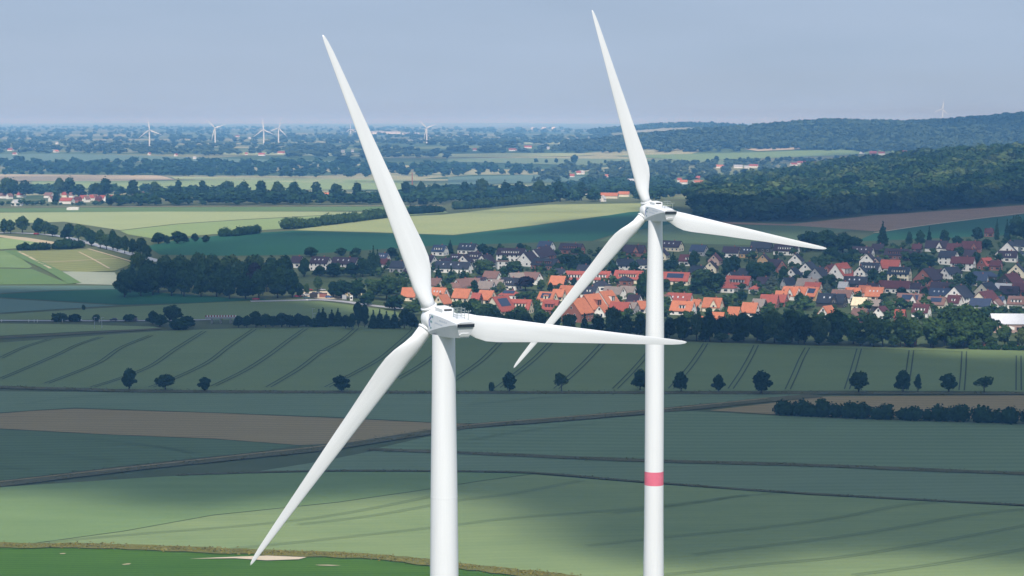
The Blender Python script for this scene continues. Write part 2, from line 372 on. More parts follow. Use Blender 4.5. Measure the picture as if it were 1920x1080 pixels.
field('blue green barley field below the row of trees', [(-150,730),(0,734),(300,737),(700,738),(1200,739),(1540,740),(1440,746),(1215,770),(1000,788),(900,795),(800,792),(640,783),(400,774),(140,765),(0,774),(-150,770)], bluegreen)
field('striped blue green barley field beyond the red banded tower', [(700,843),(860,806),(1000,796),(1215,779),(1270,770),(1460,780),(1700,789),(1930,796),(2150,802),(2150,896),(1930,888),(1500,872),(1210,864),(860,849)], bluegreen2)
field('small brown fallow field behind the dark hedge', [(1330,770),(1440,757),(1540,744),(1700,743),(1930,742),(2150,744),(2150,790),(1930,788),(1460,778)], brown)
field('ripening field ruled with curved tractor lines', [(-150,655),(0,643),(150,632),(300,621),(480,615),(640,611),(800,613),(1000,623),(1210,638),(1350,643),(1500,648),(1700,653),(1930,658),(2150,664),(2150,736),(1930,735),(1600,733),(1200,734),(700,734),(300,732),(150,729),(0,724),(-150,716)], rape)
field('yellowish meadow strip below the country road', [(-150,608),(0,607),(150,609),(290,613),(300,616),(150,622),(0,630),(-150,636)], wheat)
field('dull green field behind the country road', [(-150,595),(0,590),(210,577),(350,570),(480,564),(600,565),(700,578),(760,586),(740,602),(560,606),(430,600),(200,600),(0,600),(-150,600)], rape)
field('teal wedge field at the left edge', [(-150,562),(0,560),(100,566),(220,573),(0,587),(-150,592)], teal)
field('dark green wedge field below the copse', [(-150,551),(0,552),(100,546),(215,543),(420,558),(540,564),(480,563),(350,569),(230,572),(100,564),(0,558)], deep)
field('teal strip field before the copse', [(-150,535),(0,536),(215,536),(240,542),(100,545),(0,550),(-150,549)], teal)
field('small green field at the left edge before the plots', [(-150,505),(0,504),(60,505),(110,525),(140,533),(0,534),(-150,534)], mid)
field('pale green field at the left edge', [(-150,470),(0,471),(20,470),(60,500),(55,503),(0,502),(-150,503)], wheat_green)
field('grid of trial plots inside the road bend', [(34,471),(110,470),(165,467),(250,494),(215,508),(150,511),(95,506)], plots)
field('pale grey field before the copse', [(96,509),(215,511),(230,535),(145,533)], greyf)
field('yellow green meadow beside the straw strip', [(-150,446),(0,446),(60,450),(90,458),(30,466),(0,468),(-150,468)], lime)
field('straw coloured strip beside the avenue', [(-150,438),(0,441),(50,446),(110,455),(105,459),(50,452),(0,445),(-150,443)], straw)
field('large pale crop field behind the avenue', [(-150,399),(0,399),(300,397),(600,397),(720,398),(600,404),(450,412),(330,420),(225,432),(120,416),(0,420),(-150,425)], pale)
field('green strip field before the far village', [(-150,392),(0,391),(300,389),(640,388),(830,387),(830,394),(600,396),(0,398),(-150,398)], mid)
field('lime green field with broad stripes', [(225,433),(330,421),(450,413),(600,405),(730,397),(830,394),(840,399),(700,408),(560,428),(500,431),(420,438),(290,448),(240,440)], lime)
field('sunlit crop field on the rise behind the village', [(550,432),(700,409),(830,403),(930,392),(1030,384),(1220,381),(1260,386),(1215,395),(1110,408),(1000,423),(850,441),(700,436)], crestm)
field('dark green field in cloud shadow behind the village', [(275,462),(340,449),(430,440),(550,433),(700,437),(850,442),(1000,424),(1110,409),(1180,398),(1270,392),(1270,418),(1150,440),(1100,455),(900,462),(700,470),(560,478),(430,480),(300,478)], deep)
field('grey green field before the wooded hill', [(1150,441),(1260,420),(1500,424),(1640,422),(1500,452),(1400,462),(1250,462),(1100,462)], shade_green)
field('brown heath strip at the foot of the wooded hill', [(1250,412),(1480,421),(1640,404),(1930,384),(2100,375),(2100,390),(1930,399),(1700,428),(1640,434),(1500,424),(1262,418)], heath)
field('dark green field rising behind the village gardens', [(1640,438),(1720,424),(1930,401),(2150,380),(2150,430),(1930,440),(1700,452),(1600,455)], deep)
field('bare sandy patch in the green crop', [(355,1050),(420,1047),(500,1044),(575,1047),(560,1051),(500,1053),(440,1049)], soil, off=.36)
for q in ([(112,1040),(118,1039.2),(124,1039.6),(121,1041),(113,1041)], [(228,1060.5),(238,1058.8),(246,1058.6),(243,1060.6),(232,1061.5)], [(590,1061.5),(615,1061.2),(640,1062.4),(622,1063.2),(600,1062.6)]):
    field('small bare spot in the green crop', q, straw, off=.36, sub=1)
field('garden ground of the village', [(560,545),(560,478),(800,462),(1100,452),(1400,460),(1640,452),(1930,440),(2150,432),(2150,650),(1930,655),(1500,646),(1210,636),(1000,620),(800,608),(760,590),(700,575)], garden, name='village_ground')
field('sandy yard of the garden centre', [(563,556),(570,548),(640,546),(660,560),(640,562),(600,561)], soil, off=.36, name='yard')
# far pale strips between the tree belts
for q, m_ in [([(-100,327),(180,329),(300,330),(330,338),(180,341),(-100,339)], straw), ([(60,341),(250,340),(520,338),(640,338),(640,357),(300,358),(60,352)], lime),
    ([(320,332),(450,334),(620,336),(760,338),(760,344),(560,343),(330,338)], pale), ([(-100,291),(100,289),(250,292),(450,299),(620,303),(620,308),(300,303),(60,303),(-100,305)], teal),
    ([(640,338),(760,340),(760,357),(640,357)], lime), ([(840,333),(1000,329),(1100,331),(1100,340),(840,348)], teal), ([(870,349),(1010,350),(1010,358),(870,358)], pale), ([(840,368),(990,368),(990,374),(840,374)], greyf),
    ([(840,298),(1000,297),(1250,300),(1400,303),(1400,309),(1100,311),(840,304)], bluegreen), ([(840,290),(930,288),(1060,288),(1120,291),(1060,294),(840,296)], pale), ([(950,267),(1150,268),(1120,273),(960,271)], pale),
    ([(1150,293),(1400,287),(1560,281),(1760,272),(1780,282),(1560,293),(1300,302)], wheat_green), ([(1395,280),(1560,274),(1700,272),(1560,278),(1420,284)], straw), ([(1190,243),(1330,241),(1330,246),(1190,250)], greyf),
    ([(380,285),(640,288),(640,293),(420,291)], pale), ([(700,285),(830,288),(830,296),(720,294)], pale), ([(0,277),(60,276),(110,282),(20,283)], greyf), ([(700,262),(830,262),(830,265),(700,265)], greyf)]:
    field('far pale field between belts of trees', q, m_, off=1.2, sub=2)['group'] = 'far fields'

# verges, tracks, roads
def strip(name, label, px, width, mat, off, n=8, jag=0.0):
    mb = MB(); ribbon(mb, px, width, off, n=n, jag=jag); o = mb.build(name, mat); return tag(o, label, 'track', kind='structure')
strip('verge', 'yellow grassy verge along the green crop', [(-150,1023),(0,1024),(200,1026),(400,1034),(560,1040),(700,1046),(830,1060),(950,1073),(1080,1086)], 7, verge, .38, jag=.25)
strip('verge', 'dark grassy verge below the striped barley field', [(690,844),(860,850),(1210,865),(1500,873),(1930,890),(2150,898)], 6, verge_dark, .38, jag=.15)
strip('verge', 'thin brown verge between the barley strip and the wheat', [(330,892),(480,887),(640,884),(860,885),(1000,888),(1210,905),(1500,926),(1930,949),(2150,959)], 2.6, verge_dark, .38, jag=.3)
strip('dirt_track', 'broad brown grassy track crossing the fields', [(-150,922),(0,909),(250,879),(480,855),(620,840),(860,803),(1000,791),(1215,773),(1440,751),(1530,743)], 10, verge_dark, .38, jag=.1)
strip('dirt_track', 'narrow bare wheel track inside the brown grassy track', [(-150,919),(0,905),(190,884),(480,852),(620,836),(860,800.5),(1215,771),(1440,748)], 1.6, brown, .42)
strip('verge', 'grassy bank under the row of field trees', [(-150,722),(0,727),(150,731),(300,734.5),(700,736.5),(1200,737),(1540,738),(1930,738.5),(2150,739)], 7, verge_dark, .38, jag=.12)
strip('dirt_track', 'dark lane above the ruled field', [(-150,640),(0,634),(150,626),(300,617)], 7, verge_dark, .38)
asphalt = surf('asphalt', (.16, .16, .17), (.12, .12, .13), .2, .38); pale_asphalt = surf('pale_asphalt', (.42, .42, .43), (.34, .34, .35), .1, .38)
strip('road', 'pale country road bending under the avenue trees', [(-150,436),(0,437),(60,438.5),(110,443),(150,452),(200,465),(250,478),(300,491)], 8, pale_asphalt, .38)
strip('road', 'country road with white marker posts', [(-150,602),(0,602),(150,602.5),(300,602),(400,600)], 8, asphalt, .38)
strip('road', 'village road beside the garden centre', [(470,566),(535,564.5),(600,563),(650,567),(700,574),(760,580)], 7, pale_asphalt, .38)
strip('dirt_track', 'sandy track along the trial plots', [(34,472),(60,485),(95,504)], 2.2, straw, .38)
strip('dirt_track', 'sandy track across the trial plots', [(78,492),(120,491),(170,488),(220,485)], 2, straw, .38)
strip('dirt_track', 'sandy track between the plots and the avenue', [(165,467),(200,477),(250,492)], 2.2, straw, .38)
strip('dirt_track', 'grass track beside the pale field edge', [(20,470),(55,487),(100,508),(140,532)], 9, mid, .38)
strip('dirt_track', 'thin sandy track inside the trial plots', [(148,473),(175,487),(205,504)], 1.5, straw, .38)
strip('dirt_track', 'pale farm track along the hill field', [(1640,437),(1750,421),(1930,399),(2100,384)], 4, straw, .38)
strip('dirt_track', 'pale track before the far village', [(-150,389.5),(0,389),(300,387.5),(640,386.5),(830,385.5)], 6, straw, .38)
TRAM = [[(0,673),(43,653),(93,637)],[(0,712),(57,688),(110,665),(147,647),(190,633)],[(87,720),(140,700),(187,680),(227,653),(283,630)],[(173,727),(227,710),(283,687),(327,657),(383,622)],
 [(283,727),(333,708),(390,680),(430,650),(477,618)],[(400,725),(457,697),(500,670),(540,640),(573,617)],[(503,727),(560,693),(600,663),(640,640),(668,617)],[(613,727),(660,703),(710,675),(745,647),(775,620)],
 [(745,712),(790,685),(830,655),(862,622)],[(833,728),(860,708),(903,677),(938,643),(955,628)],[(933,728),(970,700),(1003,673),(1033,643)],[(1043,730),(1073,703),(1100,677),(1130,645)],[(1153,730),(1180,703),(1207,673),(1225,650)],
 [(1258,730),(1287,697),(1307,670),(1323,645)],[(1370,730),(1390,700),(1407,670),(1418,648)],[(1477,731),(1490,703),(1503,673),(1514,653)],[(1588,731),(1598,700),(1611,655)],[(1698,732),(1703,700),(1709,658)],[(1803,733),(1806,700),(1808,660)],[(1910,733),(1910,700),(1910,668)]]
tram_m = surf('tramline_soil', (.045, .062, .04), (.06, .08, .05), .3, .95, spec=.05)
mb = MB()
for t in TRAM:
    for s in (-1.12, 1.12): ribbon(mb, t, .55, .36, s)
# turning headland at the tops
for t in TRAM[15:18]: ribbon(mb, [t[-1], (t[-1][0] + 60, t[-1][1] + 1.2), (t[-1][0] + 96, t[-1][1] + 3)], .6, .36)
tag(mb.build('tramlines', tram_m), 'dark curved tractor lines in the ripening field', 'tramlines', kind='structure')
mb = MB()
for t in [[(1120,1092),(1280,1076),(1438,1059),(1561,1048),(1702,1027),(1930,986)],[(1100,1025),(1280,1006),(1456,988),(1579,971),(1685,950),(1762,943)],[(1300,1042),(1385,1031),(1561,1010),(1702,988),(1808,969),(1930,955)],[(1150,964),(1280,948),(1385,932),(1470,926)],
  [(560,985),(700,968),(860,940),(960,927),(1093,902)],[(420,1032),(560,1018),(700,1003),(860,985),(960,973),(1210,953),(1400,930)],[(1600,1080),(1750,1060),(1930,1030)],[(60,1021),(233,1005),(480,985),(640,965),(820,930)]]:
    for s in (-.9, .9): ribbon(mb, t, .30, .36, s)
for t in [[(-50,812),(200,826),(360,850)],[(-50,846),(120,855),(210,866)],[(-50,870),(60,882)],[(30,760),(200,742),(520,738)],[(880,760),(1000,748),(1100,742)],[(880,826),(1000,807),(1120,796)],[(200,834),(300,838),(370,852)]]:
    for s in (-.9, .9): ribbon(mb, t, .28, .36, s)
tag(mb.build('tramlines', surf('tramline_faint', (.085, .12, .06), (.12, .165, .075), .3, .95, spec=.05)), 'faint tractor lines in the front fields', 'tramlines', kind='structure')
# ------------------------------------------------------------------ clouds (they cast the big shadows) and haze
def gpoly(px): return np.array([(p.x, p.y) for p in (G(u, v) for u, v in lerp_px(px, 3))])
def sdist(P, X, Y):
    ins = np.zeros(X.shape, bool); d = np.full(X.shape, 1e9)
    for (ax, ay), (bx, by) in zip(P, np.roll(P, -1, 0)):
        c = ((ay > Y) != (by > Y)) & (X < (bx - ax) * (Y - ay) / (by - ay if by != ay else 1e-9) + ax); ins ^= c
        dx, dy = bx - ax, by - ay; t = np.clip(((X - ax) * dx + (Y - ay) * dy) / max(dx*dx + dy*dy, 1e-9), 0, 1)
        d = np.minimum(d, np.hypot(X - ax - t * dx, Y - ay - t * dy))
    return np.where(ins, d, -d)
def wob(X, Y, s, k):
    r = np.random.default_rng(k); o = 0; a = 1.0
    for i in range(5):
        for j in range(3):
            th = r.uniform(0, 6.28); o = o + a * np.sin((X * math.cos(th) + Y * math.sin(th)) / s * 6.28 + r.uniform(0, 6.28))
        s /= 1.9; a *= .6
    return o / 4.0
SHADE = [[(-600,540),(0,537),(228,536),(216,505),(270,474),(340,455),(430,444),(550,434),(700,437),(850,441.5),(1000,424),(1110,409),(1215,396),(1262,386),(1400,396),(1500,400),(1600,392),(1720,380),(1850,372),(1930,345),(2400,330),
          (2400,640),(1935,628),(1935,568),(1700,562),(1480,552),(1320,545),(1290,518),(1000,510),(830,508),(750,512),(690,520),(600,535),(564,545),(564,561),(640,572),(700,584),(800,606),(1000,614),(1200,622),(1500,632),(1640,644),(1720,656),(1850,663),(2400,682),
          (2400,1064),(1930,1056),(1750,1044),(1600,1036),(1450,1048),(1300,1058),(1150,1046),(1050,1018),(960,968),(880,928),(700,938),(520,948),(380,958),(250,950),(100,930),(-600,925)]]
def clouds():
    alt = 900.0; kx, ky = SUN.x / SUN.z, SUN.y / SUN.z
    m, nt, b = newmat('cloud'); L = nt.links; nt.nodes.remove(b); on = nt.nodes['Material Output']
    at = N(nt, 'ShaderNodeAttribute', attribute_name='tone'); d = N(nt, 'ShaderNodeBsdfDiffuse', Color=(.9, .9, .92, 1)); t = N(nt, 'ShaderNodeBsdfTranslucent', Color=(.85, .87, .92, 1))
    ms = N(nt, 'ShaderNodeMixShader'); ms.inputs[0].default_value = .35; L.new(d.outputs[0], ms.inputs[1]); L.new(t.outputs[0], ms.inputs[2])
    tr = N(nt, 'ShaderNodeBsdfTransparent'); m2 = N(nt, 'ShaderNodeMixShader'); L.new(at.outputs['Fac'], m2.inputs[0]); L.new(tr.outputs[0], m2.inputs[1]); L.new(ms.outputs[0], m2.inputs[2]); L.new(m2.outputs[0], on.inputs[0])
    def build(name, label, X, Y, den, thick):
        n, mm = X.shape; keep = den > .004
        Zb = alt + wob(X, Y, 500, 3) * 12; Zt = Zb + 6 + thick * sst(0, 1, den) * (1 + .5 * wob(X, Y, 350, 5))
        V = np.concatenate([np.stack([X + kx * Zb, Y + ky * Zb, Zb], -1).reshape(-1, 3), np.stack([X + kx * Zt, Y + ky * Zt, Zt], -1).reshape(-1, 3)])
        i = np.arange(n * mm).reshape(n, mm); q = np.stack([i[:-1, :-1], i[:-1, 1:], i[1:, 1:], i[1:, :-1]], -1).reshape(-1, 4)
        q = q[keep.ravel()[q].any(1)]
        tone = 1 - np.sqrt(np.clip(1 - den, 0, 1)); tone = np.tile(tone.ravel(), 2)
        o = obj(name, fast_mesh(name, V, [q[:, ::-1], q + n * mm], m, tone, smooth=True)); tag(o, label, 'cloud', kind='structure')
    X, Y = np.meshgrid(np.arange(-1500, 1900, 18.0), np.arange(480, 3700, 18.0))
    W = wob(X, Y, 260, 11)
    sd = np.maximum.reduce([sdist(gpoly(p), X, Y) for p in SHADE])
    soft = np.interp(Y, [480, 900, 1300, 2200, 3500], [24, 22, 16, 32, 80])
    den = sst(-1, 1, (sd + W * soft * .7) / soft)
    # thin, broken cloud over the wooded hill: patches of sun
    hillm = sst(150, 330, X) * sst(2350, 2500, Y)
    den = den * (1 - hillm * .95 * sst(-.05, .35, wob(X, Y, 420, 23)))
    # the cloud is thinner over the village
    den = den * (1 - .58 * sst(1300, 1400, Y) * (1 - sst(1760, 1900, Y)) * sst(-330, -180, X))
    # faint streaks over the sunlit rise
    crest = sst(2150, 2250, Y) * (1 - sst(500, 700, X)) * sst(-900, -400, X)
    den = np.maximum(den, .5 * crest * sst(.15, .6, wob(X * .35, Y * 1.6, 300, 31)))
    den = np.clip(den, 0, .985) * (1 - sst(1700, 1890, np.abs(X))) * (1 - sst(3350, 3650, Y))
    build('cloud', 'flat grey cloud hanging above the fields', X, Y, den, 90)
    X, Y = np.meshgrid(np.arange(-3300, 3300, 60.0), np.arange(3300, 9600, 60.0))
    den = .7 * sst(.0, .5, wob(X * .55, Y * .8, 900, 41) - .22 + .55 * sst(300, 1000, X) * sst(4600, 5200, Y)) * sst(3300, 3800, Y) * (1 - sst(8800, 9500, Y)) * (1 - sst(2600, 3200, np.abs(X)))
    build('cloud', 'broken cloud field hanging above the far plain', X, Y, den, 160)
clouds()
def haze():
    m = bpy.data.materials.new('haze_air'); m.use_nodes = True; nt = m.node_tree; nt.nodes.clear(); on = nt.nodes.new('ShaderNodeOutputMaterial')
    pv = nt.nodes.new('ShaderNodeVolumePrincipled'); pv.inputs['Color'].default_value = (.165, .46, .93, 1); pv.inputs['Absorption Color'].default_value = (.80, .53, .25, 1)
    pv.inputs['Density'].default_value = HAZE; pv.inputs['Density Attribute'].default_value = ''; pv.inputs['Anisotropy'].default_value = -0.35
    nt.links.new(pv.outputs[0], on.inputs['Volume'])
    try: m.cycles.homogeneous_volume = True; m.cycles.volume_sampling = 'DISTANCE'
    except Exception: pass
    zb = float(h(*np.meshgrid(np.linspace(-15000, 15000, 60), np.linspace(-1500, 42000, 200))).min()) - 1.0
    o = MB().box(-17000, 17000, -1600, 42500, min(zb, -1.0), 163).build('haze', m); tag(o, 'thin blue summer haze lying over the whole plain', 'haze', kind='stuff')
HAZE = 1.2e-4
haze()

# ------------------------------------------------------------------ wind turbines
TILT = 3.4
def blade_me(CONE):
    st = [(1.7,1.95,1.95,0,.5),(2.6,1.95,1.95,0,.5),(3.6,2.1,1.9,12,.46),(5.0,2.7,1.55,13,.38),(6.6,3.15,1.2,11.5,.32),(8.2,3.45,.98,10,.29),(10,3.38,.84,8.5,.28),(13,3.05,.68,6.5,.28),(17,2.62,.54,4.6,.28),
          (21,2.3,.43,3.2,.28),(25,1.94,.34,2.2,.28),(29,1.6,.27,1.3,.28),(33,1.27,.2,.7,.28),(36,1.02,.15,.3,.29),(38.5,.8,.11,0,.30),(40,.56,.075,0,.33),(40.7,.34,.05,0,.36),(41,.08,.02,0,.4)]
    n = 28; vs = []; fs = []
    for j, (r, c, t, tw, ax) in enumerate(st):
        bl = min(1.0, max(0.0, (r - 2.6) / 4.0)); a = R(tw + 2)
        for k in range(n):
            th = 2 * math.pi * k / n; xc = .5 * (1 - math.cos(th)); s = 1 if th < math.pi else -1
            yt = 5 * (.2969*math.sqrt(max(xc,0)) - .126*xc - .3516*xc**2 + .2843*xc**3 - .1036*xc**4)
            xa, ya = (xc - ax) * c, s * yt * t * (1.0 if s > 0 else .75)
            xo, yo = (xc - .5) * c, s * math.sqrt(max(.25 - (xc - .5)**2, 0)) * t
            x, y = xo + (xa - xo) * bl, yo + (ya - yo) * bl
            x, y = x * math.cos(a) + y * math.sin(a), -x * math.sin(a) + y * math.cos(a)
            vs.append((x, y + r * math.sin(R(CONE)) , r * math.cos(R(CONE))))
    for j in range(len(st) - 1): fs += [(j*n+k, (j+1)*n+k, (j+1)*n+(k+1) % n, j*n+(k+1) % n) for k in range(n)]
    fs += [tuple(range(n)), tuple((len(st)-1)*n + k for k in range(n-1, -1, -1))]
    return mesh('blade', vs, fs, M['white'], True)
def rot_ring(name, pts, mat, n=40, smooth=True, caps=True):
    """lathe round z: pts (r, z)"""
    vs = [(r * math.cos(2*math.pi*k/n), r * math.sin(2*math.pi*k/n), z) for r, z in pts for k in range(n)]
    fs = [(i*n+k, i*n+(k+1) % n, (i+1)*n+(k+1) % n, (i+1)*n+k) for i in range(len(pts)-1) for k in range(n)]
    if caps: fs += [tuple(range(n-1, -1, -1)), tuple((len(pts)-1)*n+k for k in range(n))]
    me = mesh(name, vs, fs, mat, smooth); return me
def auto_smooth(o, ang=35):
    me = o.data
    for p in me.polygons: p.use_smooth = True
    me.set_sharp_from_angle(angle=R(ang))
HUBY = 3.5
def turbine(name, hub, psi, alphas, tower_pts, label, band=None, detail=True, CONE=2.0):
    """hub: centre of the rotor; psi: nacelle turned from the view axis; tower_pts: (radius, metres below hub)"""
    BLADE = blade_me(CONE); ax = Vector((-math.sin(psi), math.cos(psi), 0))
    base = Vector(hub) - ax * HUBY; gz = hz(base.x, base.y); H = hub[2] - gz
    root = empty(name, (base.x, base.y, gz), psi); tag(root, label, 'wind turbine', 'wind turbines')
    tw = obj('tower', rot_ring('tower', [(r, H - 1.75 - d) for r, d in reversed(tower_pts)], M['white'], 48, caps=False), root)
    tp = tower_pts
    if detail:
        for d in (22.0, 45.0, 68.0):
            if d < tp[-1][1]:
                r = np.interp(d, [t[1] for t in tp], [t[0] for t in tp]); obj('flange', rot_ring('flange', [(r + .012, H - 1.75 - d - .06), (r + .012, H - 1.75 - d + .06)], M['white'], 48, False), tw)
        drm = MB().box(-.45, .45, -tp[-1][0] - .06, -tp[-1][0] + .2, 1.2, 3.4); drm.build('door', M['grey_metal'], tw)
    if band:
        d0, d1 = band; f = lambda d: np.interp(d, [t[1] for t in tp], [t[0] for t in tp]) + .008
        obj('red_band', rot_ring('red_band', [(f(d1), H - 1.75 - d1), (f(d0), H - 1.75 - d0)], M['red_band'], 48, caps=False), tw)
    # nacelle sections: (y, z_top, hw_top, hw_shoulder, z_shoulder, z_crease, hw_crease, z_bot, hw_bot)
    tilt = Matrix.Translation((0, HUBY, H)) @ Matrix.Rotation(R(TILT), 4, 'X') @ Matrix.Translation((0, -HUBY, 0))
    S = [(2.0,1.35,.75,1.30,.95,-1.55,1.45,-1.80,1.15),(.6,1.50,.85,1.42,1.05,-1.12,1.55,-1.78,1.15),(-2.5,1.55,.85,1.45,1.10,-.30,1.55,-1.55,1.08),(-5.6,1.32,.80,1.36,.98,.42,1.42,-1.22,.95),(-7.2,1.14,.74,1.30,.90,.72,1.33,-1.08,.72),(-7.4,1.08,.74,1.27,.88,.72,1.30,-1.02,.66)]
    vs = []; fs = []
    for y, zt, ht, hs, zs, zc, hc, zb, hb in S:
        for x, z in [(-ht, zt), (-hs, zs), (-hc, zc), (-hc + .03, zc - .07), (-hb, zb), (hb, zb), (hc - .03, zc - .07), (hc, zc), (hs, zs), (ht, zt)]: vs.append(tilt @ Vector((x, y + (max(0, .4 - z) * .36 if y < -7 else 0), z)))
    k = 10
    for j in range(len(S)-1): fs += [(j*k+i, j*k+(i+1) % k, (j+1)*k+(i+1) % k, (j+1)*k+i) for i in range(k)]
    fs += [tuple(range(k-1, -1, -1)), tuple((len(S)-1)*k + i for i in range(k))]
    na = obj('nacelle', mesh('nacelle', vs, fs, M['nacelle']), root); auto_smooth(na, 24)
    if detail:
        MB().box(-1.2, 1.2, -7.44, -7.34, .42, .84, tilt).build('rear_vent', M['dark'], na)
        MB().prism([(-.62,-.2),(.62,-.2),(.78,.05),(.5,.28),(-.5,.28),(-.78,.05)], -.05, .04, tilt @ Matrix.Translation((0, -7.04, -.66)) @ Matrix.Rotation(math.atan(.36), 4, 'X')).build('rear_hatch', M['white'], na)
        ht = MB(); ht.prism([(-.85,1.3),(.85,1.3),(.85,1.98),(.66,2.14),(-.66,2.14),(-.85,1.98)], -1.5, 1.0, tilt).build('roof_hatch', M['white'], na)
        MB().box(-.6, .5, -1.54, -1.49, 1.78, 2.0, tilt).build('vent_slot', M['dark'], na)
        fr = MB()
        for x in (-.55, .55):
            for y in (-4.5, -5.7): fr.tube([tilt @ Vector((x, y, 1.25)), tilt @ Vector((x, y, 2.75 if x > 0 or y < -5 else 2.5))], .035, 6)
        for z in (1.75, 2.2, 2.6):
            for a, b in (((-.55,-4.5),(.55,-4.5)),((.55,-4.5),(.55,-5.7)),((.55,-5.7),(-.55,-5.7)),((-.55,-5.7),(-.55,-4.5))): fr.tube([tilt @ Vector((a[0], a[1], z)), tilt @ Vector((b[0], b[1], z))], .03, 6)
        fr.build('roof_railing', M['grey_metal'], na)
        ms = MB(); ms.tube([tilt @ Vector((.75,-6.4,1.0)), tilt @ Vector((.75,-6.4,2.5))], .04, 6); ms.tube([tilt @ Vector((.45,-6.4,2.3)), tilt @ Vector((1.05,-6.4,2.3))], .03, 6)
        for x in (.45, 1.05): ms.add(*ico(.09, tilt @ Vector((x, -6.4, 2.4))))
        ms.build('weather_mast', M['grey_metal'], na)
        bx = MB(); bx.box(-.5, .1, -2.6, -2.2, 1.5, 1.66, tilt); bx.box(.2, .6, -3.0, -2.6, 1.48, 1.6, tilt); bx.build('roof_box', M['nacelle'], na)
        # faint lettering on the side: too far off to read in the photo, so only strokes of its size
        def side(y, z): # point on the left flank
            ys = [s[0] for s in S][::-1]; zs = np.interp(y, ys, [s[4] for s in S][::-1]); zc = np.interp(y, ys, [s[5] for s in S][::-1]); hs = np.interp(y, ys, [s[3] for s in S][::-1]); hc = np.interp(y, ys, [s[6] for s in S][::-1])
            return -(hc + (hs - hc) * (z - zc) / (zs - zc)) - .012
        rr = random.Random(3)
        for row, (y0, y1, z0, z1, w) in enumerate([(-.5,-3.0,.0,.2,.19),(-2.0,-4.4,.46,.72,.25)]):
            y = y0; let = MB()
            while y > y1:
                x = side(y - w/2, (z0+z1)/2)
                let.box(x - .004, x + .004, y - w*.55, y, z0, z1 if rr.random() < .7 else z0 + (z1-z0)*.7, tilt); y -= w
            let.build('lettering', M['letter'], na)
    hb = obj('hub', rot_ring('hub', [(.02, 1.75), (.75, 1.62), (1.3, 1.25), (1.62, .6), (1.75, 0), (1.72, -.6), (1.6, -1.15), (1.52, -1.4)][::-1], M['white'], 36), root)
    HM = Matrix.Translation((0, HUBY, H)) @ Matrix.Rotation(R(TILT), 4, 'X') @ Matrix.Rotation(R(-90), 4, 'X'); hb.matrix_local = HM
    if detail:
        c = lambda y, z: Vector((side(y, z) - .012, y, z))
        def bar(p, q, w):
            d = (q - p); nrm = Vector((0, -d.z, d.y)).normalized() * w; lg = MB()
            fr_ = [p - nrm, q - nrm, q + nrm, p + nrm]; bk = [v + Vector((.03, 0, 0)) for v in fr_]
            return lg.add([tilt @ v for v in fr_ + bk], [(0,1,2,3), (7,6,5,4), (0,4,5,1), (1,5,6,2), (2,6,7,3), (3,7,4,0)])
        bar(c(1.8, .05), c(1.0, .62), .09).build('logo', M['logo_blue'], na); bar(c(1.8, .05), c(1.2, -.66), .09).build('logo', M['logo_blue'], na)
        for y0, y1, z, w in ((1.25, .5, .05, .15), (.9, .2, .74, .15), (1.0, .55, -.78, .14)): bar(c(y0, z), c(y1, z), w).build('logo', M['logo_teal'], na)
    for al in alphas:
        Mb = Matrix.Translation((0, HUBY, H)) @ Matrix.Rotation(R(TILT), 4, 'X') @ Matrix.Rotation(R(al), 4, 'Y')
        bl = obj('blade', BLADE, root); bl.matrix_local = Mb
        if detail:
            cl = obj('blade_collar', rot_ring('blade_collar', [(1.12, 1.62), (1.14, 1.7), (1.14, 1.86), (1.10, 1.92)], M['white'], 32), bl)
            ct = math.sin(R(CONE)) * 1.8; cl.location = (0, ct, 0)
    return root
def ico(r, c, sub=1):
    t = (1 + 5 ** .5) / 2; v = [Vector(p).normalized() for p in [(-1,t,0),(1,t,0),(-1,-t,0),(1,-t,0),(0,-1,t),(0,1,t),(0,-1,-t),(0,1,-t),(t,0,-1),(t,0,1),(-t,0,-1),(-t,0,1)]]
    f = [(0,11,5),(0,5,1),(0,1,7),(0,7,10),(0,10,11),(1,5,9),(5,11,4),(11,10,2),(10,7,6),(7,1,8),(3,9,4),(3,4,2),(3,2,6),(3,6,8),(3,8,9),(4,9,5),(2,4,11),(6,2,10),(8,6,7),(9,8,1)]
    for _ in range(sub):
        nf = []; cache = {}
        def mid_(a, b):
            k = (min(a, b), max(a, b))
            if k not in cache: cache[k] = len(v); v.append((v[a] + v[b]).normalized())
            return cache[k]
        for a, b, c_ in f:
            x, y, z = mid_(a, b), mid_(b, c_), mid_(c_, a); nf += [(a, x, z), (b, y, x), (c_, z, y), (x, y, z)]
        f = nf
    return [p * r + Vector(c) for p in v], f
def at_depth(u, v, D):
    """point on the ray of pixel u, v at depth D along the view axis"""
    a, b = (u - 960) / FPX, (540 - v) / FPX
    return Vector((a * D, D * (_cp + b * _sp), CAM_Z + D * (-_sp + b * _cp)))
T1 = turbine('wind_turbine', at_depth(812.8, 597.5, 288.6), R(24.9), (-22.55, 97.45, 217.45), [(1.53, 0), (1.62, 8), (1.80, 20), (1.92, 32), (2.1, 50), (2.4, 70), (2.6, 89.5)], 'large white turbine nearest to the camera, on a plain white tower', CONE=2.75)
T2 = turbine('wind_turbine', at_depth(1215.6, 394.6, 420.6), R(19.7), (-18.16, 101.84, 221.84), [(1.38, 0), (1.55, 8), (1.72, 16), (1.84, 24), (1.88, 50), (1.92, 60), (2.1, 75), (2.4, 98)], 'large white turbine whose tower wears one red band', band=(49.6, 52.3), CONE=.8)
T3 = turbine('wind_turbine', at_depth(280, 243.5, 6500), R(10), (-8, 112, 232), [(1.6, 0), (2.0, 25), (2.6, 60)], 'distant white turbine standing alone with one blade almost upright', detail=False)
